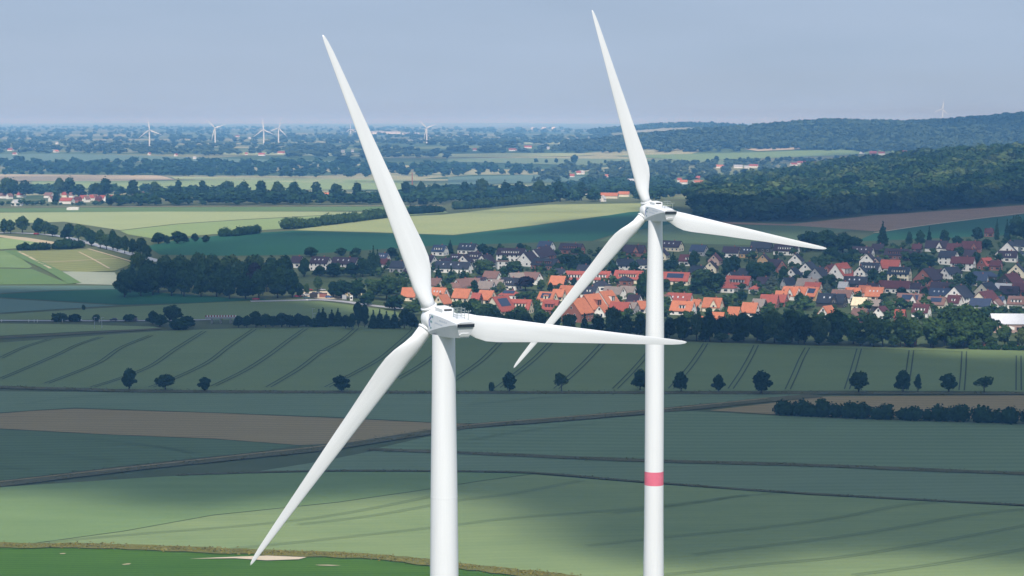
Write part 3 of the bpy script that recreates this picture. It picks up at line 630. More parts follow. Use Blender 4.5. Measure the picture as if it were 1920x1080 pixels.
def far_turbine(u, v, Rpx, rot, psi, label, s=1.0):
    c = copy_tree(T3); D = 39.0 * s * FPX / Rpx
    ax = Vector((-math.sin(psi), math.cos(psi), 0)); hub = at_depth(u, v, D); base = hub - ax * HUBY * s; gz = hz(base.x, base.y)
    H0 = at_depth(280, 243.5, 6500).z - T3.location.z; zr = hub.z - H0 * s; c.scale = (s, s, s)
    c.location = (base.x, base.y, zr); c.rotation_euler = (0, 0, psi); c['label'] = label
    for ch in c.children:
        if ch.name.startswith('tower'):   # keep the foot on the land
            ch.scale = (1, 1, (H0 + (zr - gz) / s) / H0); ch.location = (0, 0, (gz - zr) / s)
    k = 0
    for ch in c.children:
        if ch.name.startswith('blade'):
            ch.matrix_local = Matrix.Translation((0, HUBY, H0)) @ Matrix.Rotation(R(TILT), 4, 'X') @ Matrix.Rotation(R(rot + 120 * k), 4, 'Y'); k += 1
    return c
far_turbine(402.5, 239.5, 23, -47, R(25), 'distant white turbine with two blades raised like a V')
far_turbine(494, 243, 23, -6, R(20), 'distant white turbine overlapping the turned one beside it')
far_turbine(523, 240.5, 22, 14, R(-20), 'distant white turbine turned sideways, overlapping its neighbour')
far_turbine(799.5, 239.5, 22, -50, R(20), 'distant white turbine standing near the long white sheds')
far_turbine(657, 242, 14, -5, R(20), 'faint distant turbine half behind the big front blade')
far_turbine(666, 243, 12, 30, R(20), 'faint distant turbine just behind the big front blade')
far_turbine(918.5, 241, 11, 5, R(30), 'faint slim turbine on the plain between the two big turbines')
far_turbine(1767, 204.5, 17, 10, R(15), 'distant turbine rising from behind the wooded ridge', .76)
far_turbine(1434, 224, 11, 2, R(10), 'faint turbine whose hub clears the low ridge crest')
far_turbine(1501, 223, 12, -3, R(10), 'faint turbine behind the ridge crest, with blades like a Y')
far_turbine(1270, 226.5, 10, -2, R(10), 'faint turbine behind the ridge dotted with spruces')
far_turbine(30, 228, 6, 0, R(10), 'very faint turbine on the skyline above the outermost far village')
far_turbine(69, 226, 7, 20, R(10), 'very faint turbine on the skyline, a little taller than those about it')
far_turbine(312, 226, 7, 40, R(10), 'very faint turbine on the skyline just beyond the lone white one')
far_turbine(382, 227, 6, 10, R(10), 'very faint turbine on the skyline beyond the V bladed one')
# ------------------------------------------------------------------ trees
def crown_arrays(rng, lobes, n, size, up=.25, core=.80, inner=.82, flat=0.0):
    """leaf clumps spread over a set of ellipsoid lobes (cx,cy,cz,rx,ry,rz) plus dark-side cores made of the same leaves"""
    Lb = np.array(lobes, float); area = (Lb[:, 3] * Lb[:, 5]); pr = area / area.sum(); V = []; tot = 0
    while tot < n:
        m = n * 2; k = rng.choice(len(Lb), m, p=pr); d = rng.normal(size=(m, 3)); d[:, 2] += up; d /= np.linalg.norm(d, axis=1)[:, None]
        rad = rng.uniform(.78, 1.0, m) + .28 * rng.random(m) ** 3; P = Lb[k, :3] + d * Lb[k, 3:] * rad[:, None]
        ok = np.ones(m, bool)
        for j in range(len(Lb)):
            q = (P - Lb[j, :3]) / (Lb[j, 3:] * inner); ok &= (np.einsum('ij,ij->i', q, q) > 1) | (k == j)
        P = P[ok][:n - tot]; dd = d[ok][:n - tot]
        V.append((P, dd)); tot += len(P)
    P = np.concatenate([a for a, _ in V]); D = np.concatenate([b for _, b in V]); n = len(P)
    nr = D + rng.normal(size=(n, 3)) * .55; nr[:, 2] *= (1 - flat); nr /= np.linalg.norm(nr, axis=1)[:, None]
    t = np.cross(nr, rng.normal(size=(n, 3))); t /= np.linalg.norm(t, axis=1)[:, None]; b = np.cross(nr, t)
    s = size * rng.uniform(.55, 1.25, n)[:, None]; s2 = size * rng.uniform(.45, 1.0, n)[:, None]
    bend = nr * s * rng.uniform(-.25, .1, n)[:, None]
    Q = np.stack([P - t*s - b*s2*.6, P + t*s*.7 - b*s2 + bend, P + t*s + b*s2*.7, P - t*s*.6 + b*s2 + bend], 1).reshape(-1, 3)
    F = [np.arange(4 * n).reshape(n, 4)]
    if core:
        o = 4 * n; cv = []; cf = []
        for l in Lb:
            v, f = ico(1.0, (0, 0, 0), 1); a = np.array([tuple(p) for p in v]) * (core * rng.uniform(.82, 1.1, (len(v), 1))) * l[3:] + l[:3]
            cv.append(a); cf.append(np.array(f) + o); o += len(a)
        Q = np.concatenate([Q] + cv); F.append(np.concatenate(cf))
    return Q, F
def crown_mesh(name, seed, lobes, n, size, mat, **kw):
    Q, F = crown_arrays(np.random.default_rng(seed), lobes, n, size, **kw)
    return fast_mesh(name, Q, F, mat)
def round_lobes(seed, w=4.2, z0=2.2, H=10.0, k=9, narrow=1.0):
    r = random.Random(seed); zc = (z0 + H) / 2; rz = (H - z0) / 2; lean = r.uniform(-.12, .12) * w
    L = [(lean, 0, zc, w * .6 * narrow, w * .6 * narrow, rz * .8)]; top = r.uniform(.78, .95)
    for i in range(k):
        a = i * 2.4 + r.uniform(-.6, .6); t = (i + .5) / k; z = z0 + (H - z0) * (.16 + .7 * t) * (top if t > .8 else 1); sh = math.sin(math.pi * min(1, .27 + .66 * t))
        rr = w * .6 * sh * r.uniform(.6, 1.3) * narrow; s = w * r.uniform(.24, .5)
        L.append((rr * math.cos(a) + lean, rr * math.sin(a), z, s * r.uniform(.85, 1.2), s, s * r.uniform(.65, .95)))
    return L
def trunk_me(name, Ht, r0, seed, limbs=4):
    r = random.Random(seed); mb = MB()
    mb.tube([(0, 0, -.4), (.05, 0, Ht * .35), (.12, .05, Ht * .7), (.1, 0, Ht)], [r0 * 1.2, r0 * .85, r0 * .55, r0 * .2], 7)
    for i in range(limbs):
        a = i * 2.3 + r.uniform(0, 1); z = Ht * r.uniform(.3, .55); l = Ht * r.uniform(.28, .4)
        mb.tube([(0, 0, z), (l*.5*math.cos(a), l*.5*math.sin(a), z + l*.5), (l*math.cos(a), l*math.sin(a), z + l*.9)], [r0 * .4, r0 * .28, r0 * .1], 5)
    return mb.me(name, M['wood'], True)
def cone_lobes(seed, w=2.4, H=12.0):
    L = []; r = random.Random(seed)
    for i in range(11):
        t = i / 10.0; z = 1.0 + (H - 1.2) * t; s = w * (1 - t) ** .85 + .25
        for k in range(3 if t < .75 else 1):
            a = k * 2.1 + i * 1.3; q = s * .45 if t < .75 else 0; L.append((q * math.cos(a), q * math.sin(a), z, s * .62, s * .62, .85))
    return L
# unit trees: 10 m tall, 9 m wide (conifers 12 x 5, poplars 14 x 4.5, shrubs 3 x 4)
KIND = {}
def mk(kind, builder, dims, mats, label):
    KIND[kind] = dict(m=[builder(i) for i in range(len(mats))] if callable(builder) else builder, dims=dims, label=label)
def round_set(mat, seeds, n=900, size=.50, **k): return [(crown_mesh('crown', s, round_lobes(s, **k), n, size, M[mat]), trunk_me('trunk', 6.5, .28, s)) for s in seeds]
KIND['b'] = dict(m=round_set('leaf', (1, 2, 3, 4), 1000, .46, z0=1.5, k=11), dims=(9.4, 10.3), word='broadleaf tree', name='broadleaf_tree')
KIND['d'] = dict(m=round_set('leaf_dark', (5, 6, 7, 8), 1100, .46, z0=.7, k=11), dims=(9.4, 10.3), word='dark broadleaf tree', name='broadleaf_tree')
KIND['l'] = dict(m=round_set('leaf_light', (9, 10)), dims=(9.4, 10.3), word='pale green tree', name='broadleaf_tree')
KIND['n'] = dict(m=round_set('leaf_copper', (11,)), dims=(9.4, 10.3), word='dark copper beech', name='copper_beech')
KIND['o'] = dict(m=[(crown_mesh('crown', 15, round_lobes(15, 4.4, 4.2, 10, 7), 420, .5, M['leaf'], core=.45), trunk_me('trunk', 7.5, .26, 15, 6))], dims=(9.6, 10.3), word='loose open crowned tree', name='broadleaf_tree')
KIND['c'] = dict(m=[(crown_mesh('crown', s, cone_lobes(s), 650, .42, M['leaf_dark'], flat=.3), trunk_me('trunk', 8, .2, s, 0)) for s in (21, 22)], dims=(5.2, 12.4), word='dark conifer', name='conifer')
KIND['g'] = dict(m=[(crown_mesh('crown', 25, cone_lobes(25, 4.2), 900, .5, M['leaf_blue'], flat=.3), trunk_me('trunk', 8, .3, 25, 0))], dims=(8.2, 12.4), word='grey green spruce', name='conifer')
KIND['y'] = dict(m=[(crown_mesh('crown', 28, cone_lobes(28, 2.0), 500, .4, M['leaf_yellow']), trunk_me('trunk', 8, .15, 28, 0))], dims=(4.4, 12.4), word='yellow green conifer', name='conifer')
KIND['p'] = dict(m=[(crown_mesh('crown', s, round_lobes(s, 3.0, 0.9, 13, 12), 600, .5, M['leaf_far'], core=.62), trunk_me('trunk', 9, .25, s, 4)) for s in (31, 32, 33)], dims=(6.6, 13.3), word='tall slender tree', name='broadleaf_tree')
KIND['s'] = dict(m=[(crown_mesh('crown', s, [(-.8, .2, 1.2, 1.3, 1.2, 1.2), (.7, -.2, 1.3, 1.4, 1.3, 1.3), (0, .3, 1.6, 1.2, 1.2, 1.3)], 300, .36, M[mt]), None) for s, mt in ((35, 'leaf_dark'), (36, 'leaf'))], dims=(4.4, 3.0), word='bush', name='bush')
KIND['w'] = dict(m=round_set('leaf', (13, 14), 1600, .42, w=5.2, z0=.6, H=9.0, k=13), dims=(11.0, 9.5), word='huge spreading willow', name='broadleaf_tree')
_tc = [0]
TREES = []          # (object, pixel u, pixel v) for later
def tree(kind, u, vtop, hpx, wpx, label=None, group=None, cat=None):
    """a tree whose top is at vtop and whose foot is hpx lower"""
    K = KIND[kind]; p = G(u, vtop + hpx); sc = pxm(p.y); H = hpx / sc; W = wpx / sc
    return tree_at(kind, p, H, W, label, group, cat, (u, vtop + hpx))
def tree_at(kind, p, H, W, label=None, group=None, cat=None, px=None):
    K = KIND[kind]; _tc[0] += 1; cm, tm = K['m'][_tc[0] * 7 % len(K['m'])]
    root = empty(K['name'], p, random.uniform(0, 6.28)); root.scale = (W / K['dims'][0], W / K['dims'][0], H / K['dims'][1])
    obj('crown' if kind != 's' else 'foliage', cm, root)
    if tm: obj('trunk', tm, root)
    tag(root, label, cat or ('bush' if kind == 's' else 'tree'), group); TREES.append((root, K['word'], px or PX(p))); return root
def merged_woods(name, label, pts, hts, mat, leaves, size, cat='woodland', conif=0.0, seed=1, trunk=False, wide=1.0):
    """many crowns in one mesh, for woods that read as one mass"""
    rng = np.random.default_rng(seed); Q = []; T = []; F4 = []; F3 = []; o = 0
    protos = [crown_arrays(np.random.default_rng(seed * 10 + i), round_lobes(seed * 10 + i, 4.3, 1.0, 10, 5), leaves, size, core=.84) for i in range(6)]
    protc = [crown_arrays(np.random.default_rng(seed * 10 + 7), cone_lobes(3, 2.6, 12)[::2], leaves, size, core=.9)]
    for (x, y), H in zip(pts, hts):
        c = rng.random() < conif; A, F = protc[0] if c else protos[rng.integers(6)]
        s = H / (12.0 if c else 10.0); w = s * rng.uniform(.85, 1.25) * wide; a = rng.uniform(0, 6.28); ca, sa = math.cos(a), math.sin(a)
        B = np.empty_like(A); B[:, 0] = (A[:, 0]*ca - A[:, 1]*sa) * w + x; B[:, 1] = (A[:, 0]*sa + A[:, 1]*ca) * w + y; B[:, 2] = A[:, 2] * s + hz(x, y)
        Q.append(B); T.append(np.full(len(B), rng.random())); F4.append(F[0] + o); F3.append(F[1] + o); o += len(B)
    me = fast_mesh(name, np.concatenate(Q), [np.concatenate(F4), np.concatenate(F3)], M[mat], np.concatenate(T))
    return tag(obj(name, me), label, cat, kind='stuff')
def hedge(name, label, px, hm, wm, mat='leaf_dark', dens=3.2, size=.55, group=None, cat='hedge'):
    """one continuous hedgerow along a pixel line on the land"""
    g = [G(u, v) for u, v in smooth_px(px, 6)]; lobes = []; rng = random.Random(len(px) + int(px[0][0]))
    c = g[0]
    for a, b in zip(g, g[1:]):
        L = (b - a).length; k = max(1, int(L / (wm * .42)))
        for j in range(k):
            p = a.lerp(b, (j + rng.random()) / k); s = wm * rng.uniform(.42, .68); hh = hm * rng.uniform(.36, .62)
            lobes.append((p.x - c.x + rng.uniform(-.2, .2) * wm, p.y - c.y + rng.uniform(-.2, .2) * wm, hz(p.x, p.y) - c.z + hh * .85, s, s, hh))
    n = int(len(lobes) * wm * hm * dens)
    o = obj(name, crown_mesh('foliage', int(px[0][0]) % 97, lobes, min(n, 26000), size, M[mat], core=.86), None, c)
    return tag(o, label, cat, group)

# row of trees along the field edge
for k, u, vt, hp, wp, lb in [('d',242,686,45,34,'tall dense dark tree, first of the field row, with upright oval crown'),('b',310,699,32,42,'wide low tree with ragged crown, second in the field row'),('d',384,704,30,30,'small round tree, third in the field row'),
  ('d',640,700,34,36,'round dark tree standing alone in the middle of the field row'),('s',922,716,18,16,'small thin bush beside a round tree in the field row'),('d',955,695,40,36,'dense round tree on a short trunk beside the thin bush'),('o',1053,699,35,34,'umbrella shaped tree with bare lower trunk in the field row'),
  ('d',1200,688,44,38,'dark pointed tree half hidden by the red banded tower'),('d',1277,693,42,34,'dark oval tree just past the red banded tower'),('d',1347,700,35,32,'small egg shaped tree between the oval and the broad dense tree'),('d',1427,690,49,46,'broadest dense tree of the field row, leafy down to the ground'),
  ('b',1610,693,44,48,'wide rounded tree with browner top in the field row'),('d',1693,690,46,38,'dark dense tree touching a thin pale neighbour'),('p',1721,697,38,17,'thin pale sparse tree leaning on its dense neighbour'),('d',1779,696,39,40,'dark pointed tree between tractor lines in the field row'),('o',1845,705,32,40,'sparse open crowned tree, last in the field row')]:
    tree(k, u, vt, hp, wp, lb, 'trees in the row along the field edge')
hedge('hedge', 'long dark hedge beside the small brown field', [(1462,778),(1500,780),(1600,784),(1700,788),(1800,791),(1950,795)], 6.2, 6.5, dens=2.2, size=.6)

# copse of big trees
rr = random.Random(5); n = 0
for i in range(34):
    t = (i + .5) / 34; row = i % 3; u = 228 + t * 322 + rr.uniform(-4, 4); vb = [556, 546, 532][row] + (u - 215) * .012 + rr.uniform(-3, 3); hp = rr.uniform(50, 66) * (1.0 if row else .92)
    kind = 'd' if row < 2 else rr.choice('bbd')
    tree(kind, u, vb - hp, hp, rr.uniform(34, 50), ['dark tree along the front edge of the copse', 'dark tree in the middle of the copse', 'greener tree along the back edge of the copse'][row], ['front trees of the copse', 'middle trees of the copse', 'back trees of the copse'][row])
for u, vt in ((340,474),(370,478),(404,477),(436,473),(468,480),(485,476)): tree('l' if u > 400 else 'b', u, vt, 52, 34, 'sunlit pale green tree rising above the dark copse', 'sunlit trees above the copse')
tree('n', 478, 488, 60, 36, 'blackish purple tree in the middle of the copse')

# avenue along the pale road
AV = [(8,408,30,20),(20,410,28,20),(42,403,34,34),(72,406,34,30),(84,412,28,26),(98,420,24,26),(130,416,34,34),(147,417,36,30),(163,424,30,24),(172,428,34,24),(188,428,38,26),(200,436,32,26),(212,428,42,26),(220,440,32,22),(234,440,36,24),(248,445,32,20),(264,442,40,26),(276,456,34,22)]
for i, (u, vt, hp, wp) in enumerate(AV): tree('b' if i % 3 else 'd', u, vt, hp, wp, 'leafy avenue tree beside the pale country road', 'avenue trees')
hedge('hedge', 'low clipped dark hedge between straw strip and trial plots', [(36,469),(60,469),(92,468)], 5.5, 5, dens=3)
tree('s', 101, 456, 11, 10, 'small round bush between the two low dark hedges')
hedge('hedge', 'dark rounded hedge beside the avenue at the plots', [(111,467),(125,467),(157,464)], 7, 7, dens=3)
for u, vt, hp, wp in ((297,434,24,34),(313,440,18,20),(333,431,26,34),(345,436,20,20),(366,436,18,18),(386,440,15,22)): tree('d', u, vt, hp, wp, 'low dark tree at the edge of the striped lime field', 'low trees by the lime field')
hedge('hedge', 'short dark hedge in the striped lime field', [(413,444),(440,443),(484,438)], 7, 7, dens=2.6)
hedge('hedge', 'long bushy hedge climbing to the sunlit rise', [(537,430),(570,427),(600,424),(640,419),(680,414),(722,409)], 9, 9, 'leaf', dens=1.8, size=.7)
hedge('hedge', 'bushy hedge on the skyline of the sunlit rise', [(850,393),(900,390),(960,384),(1030,379)], 9, 9, 'leaf', dens=1.6, size=.8)
hedge('hedge', 'low scrub between the blades at the striped field end', [(770,402),(800,400),(826,398)], 8, 9, 'leaf_dark', dens=1.6, size=.8)

# along the country road and railway bridge behind the ruled field
for k, u, vt, hp, wp, lb in [('s',112,586,17,34,'low wide bush beside the country road'),('s',140,588,15,26,'smaller bush joined to the wide one by the road'),('s',180,589,13,20,'lone round bush beside the country road'),('s',243,589,13,30,'bush behind the two dark cars'),('s',157,571,10,10,'tiny lone bush in the teal wedge field'),
  ('d',286,580,28,26,'ragged dark tree at the start of the railway scrub'),('b',325,568,42,42,'tall round tree standing above the railway scrub'),('d',300,588,24,44,'low spreading tree at the foot of the tall round one'),('d',352,590,24,44,'low spreading tree between the tall round one and the bridge'),('s',336,598,20,50,'broad bush below the tall round tree')]:
    tree(k, u, vt, hp, wp, lb)
for i, (k, u, vt, hp, wp) in enumerate([('d',447,590,24,26),('d',463,590,24,28),('d',512,590,24,30),('d',543,588,26,34),('d',574,590,23,30),('s',588,596,17,30),('d',480,580,34,34),('d',498,586,28,32),('d',528,584,30,36),('d',560,586,28,34),('c',598,580,32,22),('c',606,577,36,24),('c',622,581,30,22),('c',634,578,34,22),('d',648,588,28,26),('d',660,584,34,20),('d',672,560,54,24),('d',684,566,48,22),('c',700,582,34,20),('c',712,580,36,20),('c',725,584,32,22),('c',740,582,34,22),('d',758,574,42,30),('d',772,584,34,28)]):
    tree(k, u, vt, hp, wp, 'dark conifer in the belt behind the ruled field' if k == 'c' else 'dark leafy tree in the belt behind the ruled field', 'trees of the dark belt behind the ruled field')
# dark belt between the ruled field and the village
def vbase(u): return float(np.interp(u, [800, 1000, 1210, 1350, 1500, 1700, 1930], [612, 622, 637, 642, 646, 652, 657]))
rr = random.Random(9)
BELT = [(872,560,'d',40),(905,568,'d',38),(930,575,'d',40),(955,580,'d',36),(985,580,'d',40),(1012,582,'d',36),(1040,584,'d',36),(1068,586,'d',40),(1096,588,'c',20),(1122,588,'d',38),(1150,571,'d',36),(1176,588,'d',36),(1200,584,'d',32),(1226,592,'d',30),(1255,590,'d',34),
  (1280,586,'d',40),(1306,582,'d',40),(1330,580,'d',36),(1352,588,'d',40),(1375,586,'d',42),(1395,580,'d',40),(1420,582,'d',50),(1452,578,'d',52),(1485,572,'d',54),(1508,584,'d',44),(1535,586,'d',46),(1568,574,'d',60),(1600,588,'d',48),(1632,580,'d',50),(1655,592,'b',44),(1688,588,'d',40),(1712,592,'b',44),(1745,588,'d',58),(1772,600,'b',40),(1806,596,'d',52),(1850,610,'b',36),(1884,604,'d',36),(1916,612,'l',34)]
for i, (u, vt, k, wp) in enumerate(BELT):
    vb = vbase(u) - rr.uniform(0, 5)
    k = 'b' if (k == 'd' and (i % 3 == 1 or u > 1640)) else k  # right-end trees get lighter leaves, standing in for sun on them
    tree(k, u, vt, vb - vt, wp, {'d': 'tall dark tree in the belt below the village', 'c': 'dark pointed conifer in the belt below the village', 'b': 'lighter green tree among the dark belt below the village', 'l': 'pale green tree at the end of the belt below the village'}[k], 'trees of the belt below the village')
for i in range(30):
    u = 850 + i * 36 + rr.uniform(-8, 8); vb = vbase(u) - rr.uniform(0, 2); hp = rr.uniform(18, 30)
    tree('b' if u > 1600 or i % 4 == 2 else 'd', u, vb - hp, hp, rr.uniform(26, 40), 'low tree along the front of the belt below the village', 'low front trees of the belt below the village')  # towards the right end, sunlight is put into the lighter leaf colour
tree('w', 1815, 563, 84, 112, 'huge spreading sunlit willow in front of the village')
# village garden trees
VT = [('d',583,462,20,40),('d',640,463,17,28),('d',668,463,17,26),('c',700,462,48,18),('c',694,470,44,18),('c',708,468,44,18),('d',735,462,22,30),('d',680,480,40,30),('d',660,490,30,40),('d',625,490,30,40),('d',600,496,22,30),('d',570,480,40,26),('b',596,516,30,22),('d',562,528,30,18),('b',575,530,24,16),
 ('d',640,522,38,50),('d',668,522,38,44),('d',625,524,34,26),('b',700,520,42,40),('b',725,512,52,50),('l',735,508,46,34),('b',755,516,36,26),('d',690,545,28,34),('d',740,552,30,44),('b',775,568,24,36),('d',790,560,24,30),
 ('c',844,450,26,14),('c',830,458,20,10),('d',905,455,26,30),('d',920,460,22,26),('d',937,455,14,10),('d',976,454,20,20),('d',985,458,16,30),('b',911,484,38,44),('b',965,486,36,46),('d',942,500,26,30),('c',822,498,34,20),('c',846,500,34,20),('c',868,502,34,20),('d',800,496,40,26),('b',832,520,24,16),('d',890,522,30,22),('l',938,526,28,22),('y',860,518,22,10),('b',935,508,20,16),
 ('n',985,516,30,44),('b',1015,522,24,18),('y',1029,513,24,9),('d',1032,528,22,16),('b',990,544,26,36),('b',975,548,22,30),('d',1060,474,30,60),('d',1095,474,34,46),('d',1045,490,26,30),('d',1080,485,26,30),('b',843,541,18,14),('d',889,560,26,30),('b',888,560,20,24),('b',915,566,26,40),('d',920,568,30,40),('d',982,576,26,26),('b',1010,568,26,22),('b',1050,530,18,22),('d',1076,518,22,16),
 ('d',1150,490,30,34),('d',1130,496,28,22),('d',1190,486,30,24),('d',1205,506,60,30),('b',1212,510,56,24),('b',1160,552,18,16),('b',1100,566,20,14),('y',1100,565,18,12),('d',1124,576,18,18),('b',1180,576,22,24),
 ('c',1262,472,32,18),('d',1300,466,40,26),('d',1252,486,24,20),('d',1335,462,20,22),('d',1345,470,24,26),('d',1375,474,44,34),('d',1362,480,40,26),('c',1404,485,40,20),('d',1415,486,44,40),('d',1440,488,36,40),('b',1320,500,46,60),('d',1345,508,40,44),('d',1305,516,36,34),('b',1250,520,28,24),('b',1270,528,26,26),('b',1330,545,18,16),('b',1360,553,28,34),('l',1365,556,24,28),('d',1380,545,18,18),('g',1447,510,46,40),('d',1470,496,40,26),('d',1392,544,20,26),('c',1308,572,18,12),('d',1330,574,22,22),
 ('d',1520,430,40,60),('d',1550,428,42,60),('d',1580,434,40,56),('d',1600,440,36,46),('c',1655,415,46,22),('d',1560,460,30,40),('d',1585,472,26,36),('d',1600,464,26,36),('b',1516,505,22,34),('b',1558,510,32,34),('d',1540,520,24,30),('g',1550,524,34,26),('d',1636,500,30,24),('d',1690,520,28,34),('d',1500,545,34,24),('b',1512,556,24,26),('d',1690,536,24,30),('d',1695,560,20,24),('b',1662,556,22,20),('b',1655,548,18,20),
 ('d',1705,432,30,16),('c',1742,425,38,12),('d',1725,430,34,24),('d',1770,428,34,26),('d',1795,440,24,26),('d',1833,424,28,28),('c',1869,410,40,10),('c',1888,412,40,14),('d',1905,400,50,40),('d',1930,395,60,40),('d',1690,462,22,26),('d',1715,470,26,34),('d',1740,476,28,40),('d',1720,480,24,36),('b',1700,490,20,30),('d',1830,448,22,30),('d',1850,446,22,30),('d',1830,470,26,24),('d',1730,496,34,26),('b',1760,510,18,24),('d',1820,508,28,26),('c',1875,498,30,12),('d',1900,506,22,20),('d',1735,536,26,18),('d',1815,532,26,20),('d',1822,545,18,16),('b',1880,572,20,26),('b',1900,572,18,30),('d',1860,520,22,22),('d',1770,470,20,20),('b',1780,522,16,22)]

def grass_bank(label, px, hm, wm, mat, seed, cap=9000, size=.4):
    """rough grass growing along a verge"""
    g = [G(u, v) for u, v in smooth_px(px, 6)]; r = np.random.default_rng(seed); c = g[0]; P = []
    seg = [(b - a).length for a, b in zip(g, g[1:])]; tot = sum(seg); n = int(min(cap, tot * wm * 2.6))
    k = r.choice(len(seg), n, p=np.array(seg) / tot); A = np.array([tuple(p) for p in g]); t = r.random(n)[:, None]; Q = A[k] + (A[k + 1] - A[k]) * t
    d = A[k + 1] - A[k]; nn = np.stack([-d[:, 1], d[:, 0]], 1); nn /= np.linalg.norm(nn, axis=1)[:, None]; Q[:, :2] += nn * (r.normal(size=(n, 1)) * .34 * wm)
    Q[:, 2] = h(Q[:, 0], Q[:, 1]) + .35; cl = .55 + .45 * np.clip(wob(Q[:, 0], Q[:, 1], 16, seed), -1, 1); H = hm * cl * r.uniform(.4, 1.1, n)
    a = r.uniform(0, 3.14, n); w = size * r.uniform(.5, 1.2, n); ux, uy = np.cos(a) * w, np.sin(a) * w; lx, ly = r.normal(size=n) * .25 * H, r.normal(size=n) * .25 * H
    V = np.stack([np.stack([Q[:, 0] - ux, Q[:, 1] - uy, Q[:, 2]], 1), np.stack([Q[:, 0] + ux, Q[:, 1] + uy, Q[:, 2]], 1), np.stack([Q[:, 0] + ux * .5 + lx, Q[:, 1] + uy * .5 + ly, Q[:, 2] + H], 1), np.stack([Q[:, 0] - ux * .7 + lx, Q[:, 1] - uy * .7 + ly, Q[:, 2] + H * .85], 1)], 1).reshape(-1, 3)
    tag(obj('grass', fast_mesh('grass', V, [np.arange(4 * n).reshape(n, 4)], M[mat])), label, 'grass', kind='stuff')
grass_bank('long dry grass on the verge along the green crop', [(-150,1023),(0,1024),(200,1026),(400,1034),(560,1040),(700,1046),(830,1060),(950,1073),(1080,1086)], 0.6, 5, 'grass_straw', 1)
grass_bank('rough grass on the dark verge below the striped barley', [(690,844),(860,850),(1210,865),(1500,873),(1930,890)], .25, 5, 'grass_dark', 2, 3500)
grass_bank('rough grass on the thin brown verge above the wheat', [(330,892),(480,887),(640,884),(860,885),(1000,888),(1210,905),(1500,926),(1930,949)], .25, 2.5, 'grass_dark', 3, 2500)
grass_bank('rough grass along the broad brown track', [(-150,922),(0,909),(250,879),(480,855),(620,840),(860,803),(1000,791),(1215,773),(1440,751)], .22, 9, 'grass_dark', 4, 5000)
grass_bank('rough grass on the bank under the field trees', [(-150,722),(0,727),(150,731),(300,734.5),(700,736.5),(1200,737),(1540,738),(1930,738.5)], .35, 8, 'grass_dark', 5, 5000)
# ------------------------------------------------------------------ houses
HW = {'w': ('white', surf('render_white', (.84, .82, .78), (.76, .74, .70), .3, .85, rnd=.08)), 'c': ('cream', surf('render_cream', (.76, .69, .53), (.68, .61, .47), .3, .85, rnd=.08)), 'b': ('brick', surf('brick_wall', (.30, .12, .085), (.24, .10, .075), 1.2, .9, (1, 1, 4), rnd=.12)),
      'g': ('grey', surf('render_grey', (.42, .42, .43), (.36, .36, .37), .3, .85, rnd=.08)), 'o': ('ochre', surf('render_ochre', (.52, .34, .16), (.45, .30, .15), .3, .85)), 'k': ('dark', surf('wood_dark', (.06, .055, .05), (.04, .035, .03), 1, .8)), 'p': ('pinkish', surf('render_pink', (.52, .36, .30), (.46, .32, .27), .3, .85))}
def tiles(name, c, v=.8, rnd=.10): return surf(name, c, tuple(x * v for x in c), .55, .75, (1, 1, 1), rnd=rnd, spec=.2)
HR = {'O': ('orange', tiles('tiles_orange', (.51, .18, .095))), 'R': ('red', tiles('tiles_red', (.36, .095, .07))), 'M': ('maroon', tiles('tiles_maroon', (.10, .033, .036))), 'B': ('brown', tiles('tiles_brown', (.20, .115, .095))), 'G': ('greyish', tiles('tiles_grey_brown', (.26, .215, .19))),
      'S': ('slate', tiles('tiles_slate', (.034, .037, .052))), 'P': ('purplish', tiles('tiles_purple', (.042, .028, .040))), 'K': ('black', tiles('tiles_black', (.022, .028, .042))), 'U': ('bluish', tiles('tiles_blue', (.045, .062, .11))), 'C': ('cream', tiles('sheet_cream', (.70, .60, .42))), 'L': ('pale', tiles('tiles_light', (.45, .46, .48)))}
GLASS = surf('window_glass', (.035, .04, .05), None, 2, .12, spec=.6); FRAME = surf('window_frame', (.75, .75, .74), None, 2, .5); SOLAR = surf('solar_glass', (.025, .04, .085), (.02, .03, .065), 1.5, .15, spec=.7); CHIM = HW['b'][1]
def unit_window(w, hh):
    return MB().box(-w/2, w/2, -.05, .02, 0, hh).me('window', GLASS)
WIN = unit_window(1.15, 1.35); WINW = unit_window(2.2, 1.35)
WFR = MB().box(-.08-.575, .655, -.03, .015, -.1, 1.45).me('window_frame', FRAME)
SKYL = MB().box(-.4, .4, -.07, .0, -.6, .6).me('skylight', surf('skylight_glass', (.55, .6, .66), None, 2, .15, spec=.8))
ORD = 'first second third fourth fifth sixth seventh eighth ninth tenth eleventh twelfth thirteenth fourteenth fifteenth sixteenth seventeenth eighteenth nineteenth'.split()
def ordinal(n):
    if n <= 19: return ORD[n-1]
    t, o = divmod(n, 10); T = {2: 'twent', 3: 'thirt', 4: 'fort', 5: 'fift', 6: 'sixt'}[t]
    return T + 'ieth' if o == 0 else T + 'y-' + ORD[o-1]
